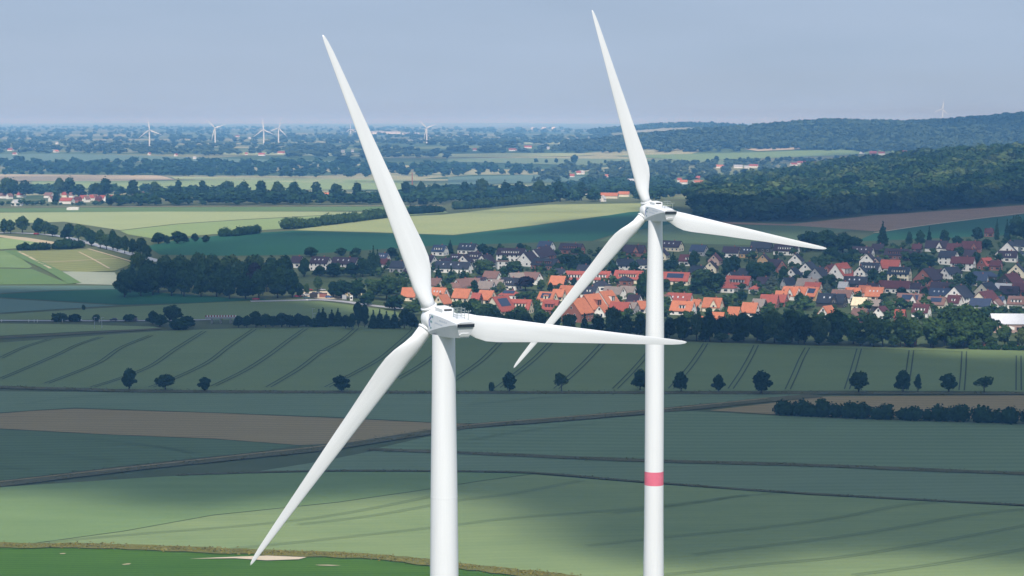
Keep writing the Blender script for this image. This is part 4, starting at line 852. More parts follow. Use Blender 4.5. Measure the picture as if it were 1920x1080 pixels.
def house(p, L, W, he, hr, yaw, wall, roof, fl, name='house'):
    """ridge along local x; -y is the eaves side turned to the viewer"""
    root = empty(name, p, yaw); wm = HW[wall][1]; rm = HR[roof][1]; z0 = -1.5
    x0, x1, y0, y1 = -L/2, L/2, -W/2, W/2; hip = 'h' in fl; flat = 'f' in fl; pitch = math.atan2(hr - he, W/2)
    mb = MB()
    if flat or hip: mb.box(x0, x1, y0, y1, z0, he)
    else: mb.prism([(y0, z0), (y1, z0), (y1, he), (0, hr - .12), (y0, he)], x0, x1, Matrix(((0,1,0,0),(1,0,0,0),(0,0,1,0),(0,0,0,1))))
    mb.build('wall', wm, root)
    rb = MB(); ov, og, th = .45, .35, .22
    if flat: rb.box(x0-.3, x1+.3, y0-.3, y1+.3, he + .003, he + .3)
    elif hip:
        e = min(L, W) * .5 * .95; ze = he - .05
        a = [(x0-ov, y0-ov, ze), (x1+ov, y0-ov, ze), (x1+ov, y1+ov, ze), (x0-ov, y1+ov, ze), (x0+e, 0, hr), (x1-e, 0, hr)]
        rb.add(a, [(0,1,5,4), (1,2,5), (2,3,4,5), (3,0,4), (3,2,1,0)])
    else:
        dz = ov * math.tan(pitch); c = math.cos(pitch)
        poly = [(y0-ov, he-dz), (0, hr), (y1+ov, he-dz), (y1+ov, he-dz+th/c), (0, hr+th/c), (y0-ov, he-dz+th/c)]
        MX = Matrix(((0,1,0,0),(1,0,0,0),(0,0,1,0),(0,0,0,1)))
        rb.prism(poly, x0-og, x1+og, MX)
    rf = rb.build('roof', rm, root)
    rs = Matrix.Rotation(pitch, 4, 'X')     # local frame of the front roof slope
    def on_roof(x, t, lift=.24): # t 0 eaves .. 1 ridge
        return Vector((x, y0 * (1 - t), he + (hr - he) * t)) + Vector((0, -math.sin(pitch), math.cos(pitch))) * lift
    if not flat and 'z' not in fl:
        cx = x0 + L * (.3 if 'q' in fl else .68); obj('chimney', MB().box(cx-.35, cx+.35, -.2, .5, hr-1.0, hr+1.1).me('chimney', CHIM), rf)
    if 's' in fl and not hip and not flat:
        for k in range(3):
            o = obj('skylight', SKYL, rf); o.location = on_roof(x0 + L * (.25 + .22 * k), .55, .28); o.rotation_euler = (pitch - R(90), 0, 0)
    if 'p' in fl and not flat:
        sw = L * .62; t0, t1 = .3, .85; pb = MB(); a = on_roof(-sw/2, t0, .3); b = on_roof(sw/2, t0, .3); c_ = on_roof(sw/2, t1, .3); d = on_roof(-sw/2, t1, .3); nn = Vector((0, -math.sin(pitch), math.cos(pitch))) * .06
        pb.add([a, b, c_, d, a+nn, b+nn, c_+nn, d+nn], [(0,3,2,1), (4,5,6,7), (0,1,5,4), (1,2,6,5), (2,3,7,6), (3,0,4,7)]); pb.build('solar_panel', SOLAR, rf)
    if ('d' in fl or 'D' in fl) and not flat:   # shed dormer
        dw = L * (.62 if 'D' in fl else .28); dx = 0 if 'D' in fl else L * .05; zb = he + (hr-he)*.18; zt = he + (hr-he)*.62; yb = y0*(1-.18); yt = y0 * (1-.8)
        dm = MB().box(dx-dw/2, dx+dw/2, yb, yt+1.2, zb-.3, zt).build('dormer', wm if 'K' not in fl else HW['k'][1], rf)
        MB().add([(dx-dw/2-.2, yb-.35, zt-.02), (dx+dw/2+.2, yb-.35, zt-.02), (dx+dw/2+.2, yt+1.2, zt+.75), (dx-dw/2-.2, yt+1.2, zt+.75), (dx-dw/2-.2, yb-.35, zt+.16), (dx+dw/2+.2, yb-.35, zt+.16), (dx+dw/2+.2, yt+1.2, zt+.93), (dx-dw/2-.2, yt+1.2, zt+.93)],
             [(0,3,2,1), (4,5,6,7), (0,1,5,4), (1,2,6,5), (2,3,7,6), (3,0,4,7)]).build('dormer_roof', rm, dm)
        wb = MB(); k = max(1, int(dw / 1.7))
        for i in range(k): cx = dx - dw/2 + dw * (i + .5) / k; wb.box(cx-.5, cx+.5, yb-.05, yb+.02, zb+.25, zt-.25)
        wb.build('window', GLASS, dm)
    if 'x' in fl and not flat:      # gabled dormer facing the front
        gw = min(W * .62, L * .5); gx = -L * .12 if 'q' in fl else L * .16; gh = he + (hr - he) * .88; yf = y0 - .25
        gm = MB().prism([(gx-gw/2, z0), (gx+gw/2, z0), (gx+gw/2, he), (gx, gh-.1), (gx-gw/2, he)], yf, y0 * .05).build('front_gable', wm, root)
        a = .35; s_ = (gh - he) / (gw/2)
        MB().prism([(gx-gw/2-a, he-a*s_), (gx, gh), (gx+gw/2+a, he-a*s_), (gx+gw/2+a, he-a*s_+.3), (gx, gh+.3), (gx-gw/2-a, he-a*s_+.3)], yf-.35, y0*.05).build('gable_roof', rm, gm)
        o = obj('window', WIN, gm); o.location = (gx, yf-.01, he - .2); obj('window_frame', WFR, o)
    # windows: eaves front and both gables
    def win(x, y, z, rz, wide=False):
        o = obj('window', WINW if wide else WIN, root); o.location = (x, y, z); o.rotation_euler = (0, 0, rz)
        if not wide: obj('window_frame', WFR, o)
    nx = max(2, min(6, int(L / 3.4))); gx_ok = 'x' not in fl
    for fz in ([.9, 3.6] if he > 5 else [.9]):
        for i in range(nx):
            x = x0 + L * (i + .5) / nx
            if gx_ok or fz > 90: win(x, y0-.012, fz, 0, i == 1 and he <= 5)
    if not flat:
        vis = [(x1+.012, R(90))] if yaw < R(-4) else [(x0-.012, R(-90))] if yaw > R(4) else [(x1+.012, R(90)), (x0-.012, R(-90))]
        for gx, rz in vis:
            s = 1 if gx > 0 else -1
            for yy in (-W*.22, W*.22):
                win(gx, yy, .9, rz)
                if he > 3.8 and not hip: win(gx, yy * .8, he - .6 if he < 5 else 3.7, rz)
            if not hip and hr - he > 3: win(gx, 0, he + (hr-he) * .32, rz)
    return root
# u, v of the ridge, width in pixels, yaw (deg; beyond 45 the width is the gable's), wall, roof, flags
ROWS = {
'L': ('terrace group above the garden centre', '558 480 26 -25 w P;602 481 44 -14 w P ts;648 482 60 -14 w P ts;722 485 24 -28 w M;748 489 34 -10 g S;718 474 26 -10 w U s;768 503 24 -20 w P'),
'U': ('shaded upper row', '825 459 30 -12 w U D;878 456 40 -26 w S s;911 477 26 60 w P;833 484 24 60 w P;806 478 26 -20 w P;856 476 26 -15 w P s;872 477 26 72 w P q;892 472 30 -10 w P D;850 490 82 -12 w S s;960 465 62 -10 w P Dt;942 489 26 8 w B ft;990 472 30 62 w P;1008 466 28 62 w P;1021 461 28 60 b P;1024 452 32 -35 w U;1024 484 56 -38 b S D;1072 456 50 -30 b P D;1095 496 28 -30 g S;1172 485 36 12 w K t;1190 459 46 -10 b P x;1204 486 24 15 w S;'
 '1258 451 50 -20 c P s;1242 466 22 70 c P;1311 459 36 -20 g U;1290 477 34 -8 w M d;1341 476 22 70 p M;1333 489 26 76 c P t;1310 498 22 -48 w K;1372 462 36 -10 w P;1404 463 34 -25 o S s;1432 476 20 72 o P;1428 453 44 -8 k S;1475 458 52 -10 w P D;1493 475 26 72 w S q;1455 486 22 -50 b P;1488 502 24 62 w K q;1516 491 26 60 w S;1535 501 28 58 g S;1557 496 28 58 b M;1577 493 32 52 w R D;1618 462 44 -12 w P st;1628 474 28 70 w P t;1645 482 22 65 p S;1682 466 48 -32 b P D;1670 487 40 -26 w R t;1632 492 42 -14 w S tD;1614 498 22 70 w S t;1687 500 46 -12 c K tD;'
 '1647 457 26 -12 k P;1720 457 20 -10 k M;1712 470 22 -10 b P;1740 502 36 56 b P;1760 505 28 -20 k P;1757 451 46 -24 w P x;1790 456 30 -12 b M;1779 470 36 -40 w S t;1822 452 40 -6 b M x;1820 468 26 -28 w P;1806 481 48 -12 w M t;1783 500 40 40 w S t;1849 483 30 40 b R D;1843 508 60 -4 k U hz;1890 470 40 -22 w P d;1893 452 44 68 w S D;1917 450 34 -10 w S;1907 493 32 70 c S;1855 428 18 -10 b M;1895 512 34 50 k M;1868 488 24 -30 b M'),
'M': ('middle row', '815 521 34 -30 c B;853 529 42 -10 c B hs;868 522 36 44 w B;886 521 34 -6 w B;903 519 24 -20 w P;923 508 36 -30 w B;912 527 34 -8 w G;934 524 26 -10 w G;968 511 34 26 w G;957 520 44 -20 w S d;998 510 38 -36 w B;1050 503 24 -30 g S;1080 508 44 -10 w R D;1047 517 34 -10 k O;1131 508 36 -28 w R D;1180 507 64 -14 c R D;1172 516 30 -20 b S h;1127 526 40 10 w S h;1106 536 34 -10 w S d;1152 537 44 -36 w G;1178 536 36 -32 w G;1268 510 60 -10 c R p;1375 509 26 40 w S;1403 503 40 -30 w S;1385 517 52 -26 g R D;1364 530 38 -8 w R h;1415 534 22 -5 w R h;1432 519 28 -8 k P;1515 522 46 -14 c G;1478 520 26 20 w K;1525 529 36 -16 c R;1605 518 50 -10 k S s;1582 528 20 -10 w L;1630 530 44 -30 w P;1678 526 64 -22 w M;1717 530 26 -30 w P;1735 537 20 -10 b M;1768 529 50 -10 p P;1763 540 44 -26 w U s;1799 535 34 54 w S t;1850 529 36 55 c S;1848 545 40 52 c M;1882 531 36 -30 k L;1893 536 40 -10 k P d;1914 530 34 -10 b M;1838 513 32 -8 w U'),
'F': ('sunlit front row', '768 539 30 0 c O z;824 539 36 -18 w O s;830 552 22 56 c O z;868 541 40 -14 c O;913 544 36 -18 c O;894 549 16 -10 k R z;956 543 44 -8 w R hp;938 555 34 52 c R p;977 561 48 -22 c R D;1027 547 40 -20 c O pd;1034 562 36 -12 b R D;1048 542 26 -10 c O;1064 535 34 -20 w O;1083 559 36 58 b O t;1109 551 34 52 b O d;1136 545 32 55 w O d;1130 571 20 62 w O z;1190 552 30 -30 w P;1163 566 44 -26 w R;1186 566 24 -30 g G;1205 564 26 -20 w O;1246 552 30 -40 w B;1275 549 54 -12 w R s;1281 564 50 -14 w O d;1307 561 22 -40 c O;1337 558 40 -10 c O x;1347 585 26 -8 k O z;1309 592 14 -30 k O z;1377 575 26 -10 c O z;1407 567 34 -12 w O;1424 560 30 -30 k G;1443 552 38 -22 b R;1466 552 24 -30 b R;1466 545 26 -10 w O;1484 537 36 -40 w O x;1504 537 30 -40 w O;1525 538 30 -45 o O p;1560 550 60 -14 k K xs;1551 573 18 50 w O z;1580 543 44 -32 w B;1600 539 34 -30 w O x;1622 535 26 -14 w O;1641 538 38 -12 c O s;1613 557 32 -12 c C;1640 561 28 -30 k G;1613 578 34 -16 b B;1653 574 22 56 w M z;1708 550 58 -14 w B px;1728 570 36 -14 w M D;1757 556 40 -28 c B p;1790 553 30 -32 w M d;1840 559 44 -30 w U;1869 561 14 60 w B;1873 555 26 -34 w U p;1908 555 38 -14 w B D;1688 580 14 -10 b R z'),
}
HOUSES = []
def build_rows():
    for key, (rowname, spec) in ROWS.items():
        items = []
        for s in spec.split(';'):
            q = s.split()
            if not q: continue
            u, v, w, a = map(float, q[:4]); items.append((u, v, w, a, q[4], q[5], q[6] if len(q) > 6 else ''))
        items.sort(key=lambda t: t[0]); seen = {}
        for i, (u, v, w, a, wl_, rf, fl) in enumerate(items):
            p0 = G(u, v, 8.0); sc = pxm(p0.y); steep = rf in 'OR' or 'x' in fl
            he = 5.4 if 't' in fl else 3.0 if steep else 3.5
            if abs(a) > 45: W = max(5.5, w / sc / abs(math.sin(R(a))) * .92); L = max(9.0, W * 1.15)
            else: W = 8.2 if w / sc > 9 else 6.4; L = max(6.0, min(34.0, (w / sc - W * abs(math.sin(R(a))) * .55) / math.cos(R(a)))) * .9
            if -20 <= a <= 0: a -= 14
            if 'f' in fl: hr = he
            elif 'h' in fl: hr = he + W * .36
            else: hr = he + W * .5 * (1.24 if steep else 1.02)
            p = G(u, v, hr + .3); ya = R(a)
            if a > 45: ya = R(a)      # gable end turned to the viewer
            nm = {'L': 'terraced_house'}.get(key, 'house')
            o = house(p, L, W, he, hr, ya, wl_, rf, fl, nm)
            look = f"{HW[wl_][0]} house with {HR[rf][0]} {'flat' if 'f' in fl else 'hipped' if 'h' in fl else 'tiled'} roof" + (', solar panels' if 'p' in fl else ', wide dormer' if 'D' in fl else ', front gable' if 'x' in fl else '')
            o['label'] = f"{look}, {ordinal(i+1)} in the {rowname}" if key == 'L' else f"{look}, {ordinal(i+1)} from car park in {rowname}"
            o['category'] = 'house'; o['group'] = 'houses of the ' + rowname
            b = PX(p); HOUSES.append((o, f"{HW[wl_][0]} walled {HR[rf][0]} roofed house", f"{ordinal(i+1)} house of the {rowname}", b))
build_rows()

# garden trees between the houses, named by the house they stand closest to
def garden_trees():
    used = {}
    for k, u, vt, hp, wp in VT:
        vb = vt + hp
        d = sorted((abs(h_[3][0] - u) + 2.2 * abs(h_[3][1] - vb), j) for j, h_ in enumerate(HOUSES))
        j = d[0][1]; hx, hy = HOUSES[j][3]; rel = 'before' if vb > hy + 4 else 'behind' if vb < hy - 6 else 'beside'
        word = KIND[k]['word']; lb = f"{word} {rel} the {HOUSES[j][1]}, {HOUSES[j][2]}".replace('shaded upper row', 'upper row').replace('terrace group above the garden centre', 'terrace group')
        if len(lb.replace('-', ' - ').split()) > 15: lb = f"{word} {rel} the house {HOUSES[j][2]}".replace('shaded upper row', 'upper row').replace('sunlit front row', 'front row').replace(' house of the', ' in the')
        n = used.get(lb, 0); used[lb] = n + 1
        size = ['', 'taller ', 'broader ', 'lower ', 'rounder '][n % 5] if n else ''
        tree(k, u, vt, hp, wp, (size + lb), 'garden trees ' + rel + ' the ' + HOUSES[j][2])
garden_trees()

def shrubbery():
    """low garden greenery nobody could count, kept off the houses"""
    r = random.Random(12); pts = []; hts = []; H0 = [h_[0].location for h_ in HOUSES]
    poly = [(575,500),(700,486),(830,478),(1100,470),(1400,474),(1640,470),(1930,452),(1930,640),(1700,618),(1500,606),(1210,606),(1000,602),(830,590),(760,580),(690,560),(620,520)]
    k = 0
    while len(pts) < 900 and k < 16000:
        k += 1; u = r.uniform(575, 1930); v = r.uniform(455, 640)
        ins = False
        for (ax, ay), (bx, by) in zip(poly, poly[1:] + poly[:1]):
            if (ay > v) != (by > v) and u < (bx - ax) * (v - ay) / (by - ay) + ax: ins = not ins
        if not ins: continue
        p = G(u, v)
        if min((p.x - q.x) ** 2 + (p.y - q.y) ** 2 for q in H0) < 42: continue
        pts.append((p.x, p.y)); hts.append(r.uniform(2.2, 6) if r.random() < .75 else r.uniform(6, 9))
    merged_woods('shrubbery', 'low garden shrubs and small trees between the village houses', pts, hts, 'leaf', 70, .75, cat='shrubs', seed=8, conif=.08, wide=1.25)
shrubbery()
FAR_HOUSES = [(1142,372,34,-12,'c','O'),(1170,369,20,-12,'c','O'),(1130,378,10,60,'w','L'),(1098,366,8,50,'w','R'),(1274,341,8,-10,'w','R'),(1282,345,14,-15,'w','O'),(1310,346,24,30,'w','O'),(1336,344,22,-10,'w','O'),(1308,337,9,-10,'b','R'),(1350,315,16,-10,'w','O'),(1384,315,16,-5,'w','L'),(1413,314,16,-15,'w','R'),(1400,317,8,-10,'w','L'),(1488,311,12,20,'w','R'),(1503,308,16,-10,'w','R'),(1530,309,18,-10,'b','R'),(1546,309,13,60,'w','O'),(1562,309,16,-10,'b','R'),(1616,289,10,60,'w','S'),(1637,289,14,-10,'b','R'),(1653,290,12,-10,'w','R'),(1695,288,10,-10,'w','R'),
   (20,283,10,-20,'w','R'),(28,291,8,-30,'w','R'),(105,286,10,60,'w','O'),(107,270,5,0,'w','L'),(280,291,5,60,'w','R'),(330,293,6,60,'w','R'),(365,299,6,0,'w','L'),(462,291,5,0,'w','R'),(491,292,12,-10,'w','R'),(528,289,14,-10,'w','R'),(445,257,8,0,'w','R'),(468,260,6,0,'w','L'),(643,286,7,0,'w','L'),(661,285,5,0,'w','L'),(890,283,7,0,'w','R'),(962,283,16,0,'w','R'),(990,278,14,0,'w','R'),(1028,280,5,0,'w','L'),(1085,327,8,0,'w','R'),(1093,327,6,0,'w','L'),(1072,333,10,0,'w','R'),(1138,334,7,0,'w','O')]
# ------------------------------------------------------------------ far woods, far villages
def inpoly(P, u, v):
    c = False
    for (ax, ay), (bx, by) in zip(P, P[1:] + P[:1]):
        if (ay > v) != (by > v) and u < (bx - ax) * (v - ay) / (by - ay) + ax: c = not c
    return c
def wood_px(label, poly, n, h0, h1, seed, leaves=26, size=1.5, mat='leaf_far', conif=.05, wide=1.45):
    """trees whose feet fall inside a pixel polygon"""
    r = random.Random(seed); us = [p[0] for p in poly]; vs = [p[1] for p in poly]; pts = []; k = 0
    while len(pts) < n and k < n * 30:
        k += 1; u = r.uniform(min(us), max(us)); v = r.uniform(min(vs), max(vs))
        if inpoly(poly, u, v) and not any(abs(u - q[0]) < q[2] * .5 + 5 and -3 < v - q[1] < 15 * (q[1] - 200) / 140 for q in FAR_HOUSES):
            p = G(u, v); pts.append((p.x, p.y))
    return merged_woods('woodland', label, pts, [h0 + (h1 - h0) * r.random() ** 1.6 * 1.25 for _ in pts], mat, leaves, size, conif=conif, seed=seed, wide=wide)
def near_wood():
    """the wooded hill: planted on the ground, not in the picture"""
    front = [G(u, v) for u, v in [(1250,411),(1300,417),(1400,421),(1485,419),(1560,410),(1640,402),(1780,392),(1930,383),(2150,372)]]
    fx = [p.x for p in front]; fy = [p.y for p in front]; r = random.Random(77); pts = []; hts = []
    x = 175.0
    while x < 1150:
        y = 2000.0
        while y < 3350:
            px, py = x + r.uniform(-4.5, 4.5), y + r.uniform(-4.5, 4.5); lim = np.interp(px, fx, fy)
            edge = 186 + (py - 2150) * .075
            if py > lim + 4 and px > edge and (py < 2750 or px > 300):
                pts.append((px, py)); hts.append(r.uniform(15, 22) * (1.0 if r.random() < .85 else 1.2))
            y += 15.5
        x += 15.5
    half = {0: ([], []), 1: ([], []), 2: ([], [])}
    for p, hh in zip(pts, hts):
        w = float(wob(np.array(p[0]), np.array(p[1]), 170, 61)); k = 2 if w > .3 else (1 if w > -.15 else 0); half[k][0].append(p); half[k][1].append(hh)  # darker and lighter leaf colours put cloud shade and sun into the canopy
    merged_woods('woodland', 'part of the wooded hill behind the village, leaves coloured darker as if shaded', *half[0], 'leaf_dark', 130, .85, seed=3, conif=.05, wide=1.35)
    merged_woods('woodland', 'mid green part of the wooded hill behind the village', *half[1], 'leaf', 130, .85, seed=4, conif=.03, wide=1.35)
    merged_woods('woodland', 'patches of the wooded hill behind the village, leaves coloured paler as if sunlit', *half[2], 'leaf_lit', 130, .85, seed=5, wide=1.35)
near_wood()
def ridge_wood():
    r = random.Random(78); pts = []; hts = []
    for _ in range(16000):
        x = r.uniform(150, 2100); y = r.uniform(5000, 6300)
        lo = np.interp(x, [150, 300, 600, 900, 1200, 2100], [5650, 5500, 5300, 5150, 5150, 5100])
        if y > lo: pts.append((x, y)); hts.append(r.uniform(13, 20))
    pts, hts = pts[:9000], hts[:9000]
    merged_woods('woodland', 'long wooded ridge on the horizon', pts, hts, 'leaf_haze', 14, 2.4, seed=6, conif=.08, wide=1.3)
    pts = [(r.uniform(330, 1250), r.uniform(8800, 9400)) for _ in range(1100)]
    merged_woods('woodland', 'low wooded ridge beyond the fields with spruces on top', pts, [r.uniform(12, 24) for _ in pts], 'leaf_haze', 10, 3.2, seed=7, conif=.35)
ridge_wood()
for i, (lb, poly, n, a, b) in enumerate([
 ('dark tree belt along the edge of the great pale field', [(200,387),(640,385),(640,378),(480,374),(250,378)], 190, 7, 14),
 ('low bushes before the far red roofed village', [(-60,387),(240,387),(240,384),(-60,384)], 46, 3.5, 8),
 ('tree belt around the far red roofed village', [(-60,368),(260,368),(330,373),(480,371),(640,378),(640,370),(260,360),(-60,358)], 200, 8, 15),
 ('tree belt behind the hedge of the sunlit rise', [(640,385),(830,384),(1000,380),(1240,378),(1240,372),(640,376)], 200, 9, 15),
 ('mixed trees of the valley behind the sunlit rise', [(760,372),(1000,371),(1260,372),(1400,350),(1300,340),(1100,345),(1000,363),(760,362)], 330, 10, 17),
 ('dark wood between the pale fields', [(-60,328),(330,331),(470,332),(560,334),(640,334),(840,331),(1000,328),(1000,318),(620,309),(300,306),(60,305),(-60,307)], 620, 11, 18),
 ('wood behind the small red roofed hamlet', [(1000,343),(1200,344),(1340,338),(1500,318),(1500,311),(1300,311),(1100,313),(1000,322)], 380, 11, 17),
 ('blue far woods beneath the distant turbines', [(-60,289),(250,290),(640,297),(840,297),(840,288),(700,276),(300,268),(-60,270)], 850, 12, 20),
 ('hazy woods on the far plain', [(-60,266),(300,266),(700,272),(950,276),(1150,266),(1150,256),(700,252),(-60,250)], 1000, 14, 24),
 ('hazy woods near the horizon', [(-60,248),(700,249),(1150,252),(1100,243),(700,239),(-60,238)], 800, 15, 28),
 ('line of woods at the foot of the far ridge', [(840,288),(1120,288),(1400,284),(1150,276),(950,277),(840,282)], 330, 11, 18),
 ('trees of the valley before the wooded ridge', [(1140,315),(1400,312),(1700,296),(1780,288),(1700,292),(1400,304),(1140,309)], 120, 9, 14)]):
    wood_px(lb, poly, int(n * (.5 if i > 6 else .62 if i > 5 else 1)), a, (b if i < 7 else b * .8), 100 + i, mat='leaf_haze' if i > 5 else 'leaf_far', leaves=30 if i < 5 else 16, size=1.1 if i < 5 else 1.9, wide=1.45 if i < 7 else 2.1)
# tall slender trees and round trees that stand out on the pale strips
for i, (u, vt, hp, wp) in enumerate([(10,330,42,30),(25,332,40,26),(45,334,36,26),(112,330,40,26),(130,328,42,30),(150,342,30,30),(180,340,34,30),(197,329,44,30),(248,333,40,26),(290,338,34,26),(333,333,40,18),(381,334,38,18),(425,337,32,30),(455,336,38,28),(488,334,40,30),(520,337,36,26),(553,336,38,26),(592,337,36,24),(628,341,34,28),(670,338,40,26),(762,336,40,24),(790,338,36,22),(815,340,34,24),(870,336,40,26),(905,332,44,28),(945,336,42,26),(975,335,42,26),(1010,334,44,30),(1050,334,44,28),(1090,336,40,26)]):
    tree('p' if i % 3 else 'b', u, vt, hp, wp, 'tall hazy tree standing before the far pale fields', 'tall trees before the far pale fields')
tree('d', 105, 359, 24, 17, 'dark round tree beside the biggest far red roof')
tree('d', 1022, 347, 28, 34, 'dark round tree in the valley behind the sunlit rise')
tree('d', 645, 289, 24, 46, 'dark clump standing out on the pale far fields')
for i, (u, vt, hp, wp) in enumerate([(1005,296,9,10),(1024,298,8,8),(1043,296,10,11),(1062,298,8,12),(1077,288,20,16),(1104,301,7,7),(1135,299,8,8),(1225,297,9,10),(1247,298,8,12),(1308,299,7,10),(1327,297,9,13),(1343,291,14,14),(1362,295,11,12),(1388,294,10,11),(1403,293,10,10),(1440,292,12,16),(1465,293,10,9),(1480,292,10,10)]):
    tree('d', u, vt, hp, wp, 'small dark tree dotted along the far field edge', 'dotted trees on the far field edge')
for u, vt in ((88,265),(196,273),(223,272)): tree('c', u, vt, 16, 7, 'far pointed conifer above the hazy hill field', 'far pointed conifers')

def far_house(u, v, wpx, yaw, wall, roof, label, group, hm=7.0, cat='house', name='house'):
    p = G(u, v); sc = pxm(p.y); L = wpx / sc
    he = hm * .5; W = max(6.0, min(12, L * .7)); root = empty(name, p, R(yaw))
    MX = Matrix(((0,1,0,0),(1,0,0,0),(0,0,1,0),(0,0,0,1)))
    MB().prism([(-W/2, -1), (W/2, -1), (W/2, he), (0, hm - .1), (-W/2, he)], -L/2, L/2, MX).build('wall', HW[wall][1], root)
    MB().prism([(-W/2-.4, he-.3), (0, hm), (W/2+.4, he-.3), (W/2+.4, he), (0, hm+.3), (-W/2-.4, he)], -L/2-.3, L/2+.3, MX).build('roof', HR[roof][1], root)
    return tag(root, label, cat, group)
for u, v, w, ya, wl_, rf in [(8,372,16,-20,'w','B'),(18,373,10,50,'w','B'),(32,386,18,55,'w','L'),(40,370,14,-20,'w','R'),(92,371,16,-20,'w','B'),(98,378,12,50,'w','B'),(122,370,10,-10,'c','R'),(126,382,24,-15,'w','R'),(135,371,9,-10,'w','B'),(146,380,12,-20,'b','M'),(157,377,15,-25,'w','R'),(163,379,9,40,'w','B'),(171,376,8,40,'w','R'),(179,375,10,-20,'w','B'),(185,379,10,-20,'b','M'),(193,377,12,-20,'w','R'),(201,378,9,50,'w','B'),(208,377,8,50,'w','R'),(223,376,8,50,'w','B'),(252,376,9,50,'w','B'),(258,374,8,40,'w','R'),(266,369,8,40,'w','B')]:
    far_house(u, v, w, ya, wl_, rf, 'small far house with reddish roof in the village past the pale field', 'houses of the far red roofed village')
for u, v, w in ((533,371,18),(567,369,36),(624,370,36)): far_house(u, v, w, -6, 'w', 'O', 'long low far building with orange roof among valley trees', 'long orange roofed sheds', 6.0, 'building', 'farm_building')
for u, v, w, ya, wl_, rf in FAR_HOUSES:
    far_house(u, v, w, ya, wl_, rf, 'tiny hazy house scattered among the trees of the far valley', 'scattered houses of the far valley')
far_house(715, 251, 46, 0, 'w', 'L', 'long white industrial shed on the hazy plain', 'white sheds on the plain', 12, 'building', 'industrial_shed')
far_house(742, 251, 18, 0, 'w', 'L', 'shorter white industrial shed beside the long one', 'white sheds on the plain', 12, 'building', 'industrial_shed')
far_house(770, 252, 32, 0, 'w', 'L', 'dim low shed at the end of the white sheds', 'white sheds on the plain', 8, 'building', 'industrial_shed')
far_house(1176, 346, 34, 0, 'g', 'L', 'pale green roofed hall in the valley behind the raised blade', None, 10, 'building', 'farm_building')
for u in (1000, 1020, 1038):
    p = G(u, 243); o = obj('storage_tank', rot_ring('storage_tank', [(18, -1), (18, 9), (14, 14), (7, 16.5), (.5, 17)], HW['w'][1], 20)); o.location = p
    tag(o, 'pale domed tank on the hazy plain below the horizon', 'tank', 'domed tanks on the plain')

# ------------------------------------------------------------------ cars, bridge, garden centre, small things
CARM = {}
def car(p, rz, col, label, group=None):
    if col not in CARM:
        c = {'white': (.75,.76,.78), 'black': (.02,.022,.03), 'red': (.42,.02,.03), 'blue': (.05,.12,.32), 'silver': (.45,.47,.5), 'green': (.05,.12,.11), 'grey': (.2,.21,.23)}[col]; CARM[col] = surf('car_' + col, c, c, 2, .25, spec=.6)
    root = empty('parked_car' if group else 'car', p, rz); MX = Matrix.Identity(4)
    MB().prism([(-2.15,.35),(2.15,.35),(2.2,.75),(1.95,.9),(1.0,1.0),(-2.0,1.0),(-2.2,.8)], -.86, .86).build('body', CARM[col], root)
    cb = MB().add([(-1.9,-.8,1.0),(1.05,-.8,1.0),(1.05,.8,1.0),(-1.9,.8,1.0),(-1.45,-.62,1.5),(.3,-.62,1.5),(.3,.62,1.5),(-1.45,.62,1.5)], [(0,1,5,4),(1,2,6,5),(2,3,7,6),(3,0,4,7)]).build('window', GLASS, root)
    MB().box(-1.45, .3, -.63, .63, 1.5, 1.56).build('roof', CARM[col], root)
    for x in (-1.35, 1.35):
        for y in (-.8, .8): MB().tube([(x, y-.1, .33), (x, y+.1, .33)], .33, 10).build('wheel', M['dark'], root)
    return tag(root, label, 'car', group)
def car_px(u, v, rz, col, label, group=None):
    p = G(u, v); p.z += .4; return car(p, R(rz), col, label, group)
car_px(146, 603, 0, 'white', 'white car driving past the low wide bush on the country road')
car_px(213, 602.5, 180, 'black', 'black car on the country road, ahead of another dark car')
car_px(251, 602, 180, 'grey', 'dark grey car near the bush on the country road')
car_px(68, 440.5, -10, 'red', 'red car under the avenue trees on the pale road')
car_px(267, 484, -35, 'silver', 'silver car at the lower end of the avenue road')
for u, v, rz, c, lb in [(480,563.5,5,'red','red car beside the dark copse edge'),(557,558,10,'red','bright red car parked at the start of the car park'),(567,556,10,'white','white car next to the bright red one'),(577,555,10,'silver','silver car beside a white one in the car park'),(575,561,5,'green','dark green car at the road edge of the car park'),(590,553,8,'black','black car in the middle of the car park'),(598,552,8,'grey','grey car in the middle of the car park'),(616,559.5,5,'blue','blue car parked beside the sandy yard'),(640,552,0,'blue','blue car behind the yellow stacks'),(650,553,0,'silver','silver car behind the yellow stacks'),(572,546,0,'white','white van roofed car by the far hedge of the car park'),(580,546,0,'red','pale red car by the far hedge of the car park'),(604,546,0,'silver','silver car under the round green tree'),(726,572,-10,'white','white car on the village road beside the hedge')]:
    car_px(u, v, rz, c, lb, 'cars at the garden centre')
YEL = surf('stack_yellow', (.50, .38, .17), (.6, .5, .3), 1, .8)
for i, (u, v, w) in enumerate([(624,557,6),(632,556.5,7),(641,556,6),(650,555,6),(658,554.5,5)]):
    p = G(u, v); o = MB().box(-w/2/3.05, w/2/3.05, -1.2, 1.2, 0, 2.2).box(-w/2/3.05+.2, w/2/3.05-.4, -.9, .9, 2.203, 2.9).build('pallet', YEL); o.location = (p.x, p.y, p.z + .38); tag(o, 'stack of yellowish building stone in the sandy yard', 'stone stack', 'stacks of stone in the yard')
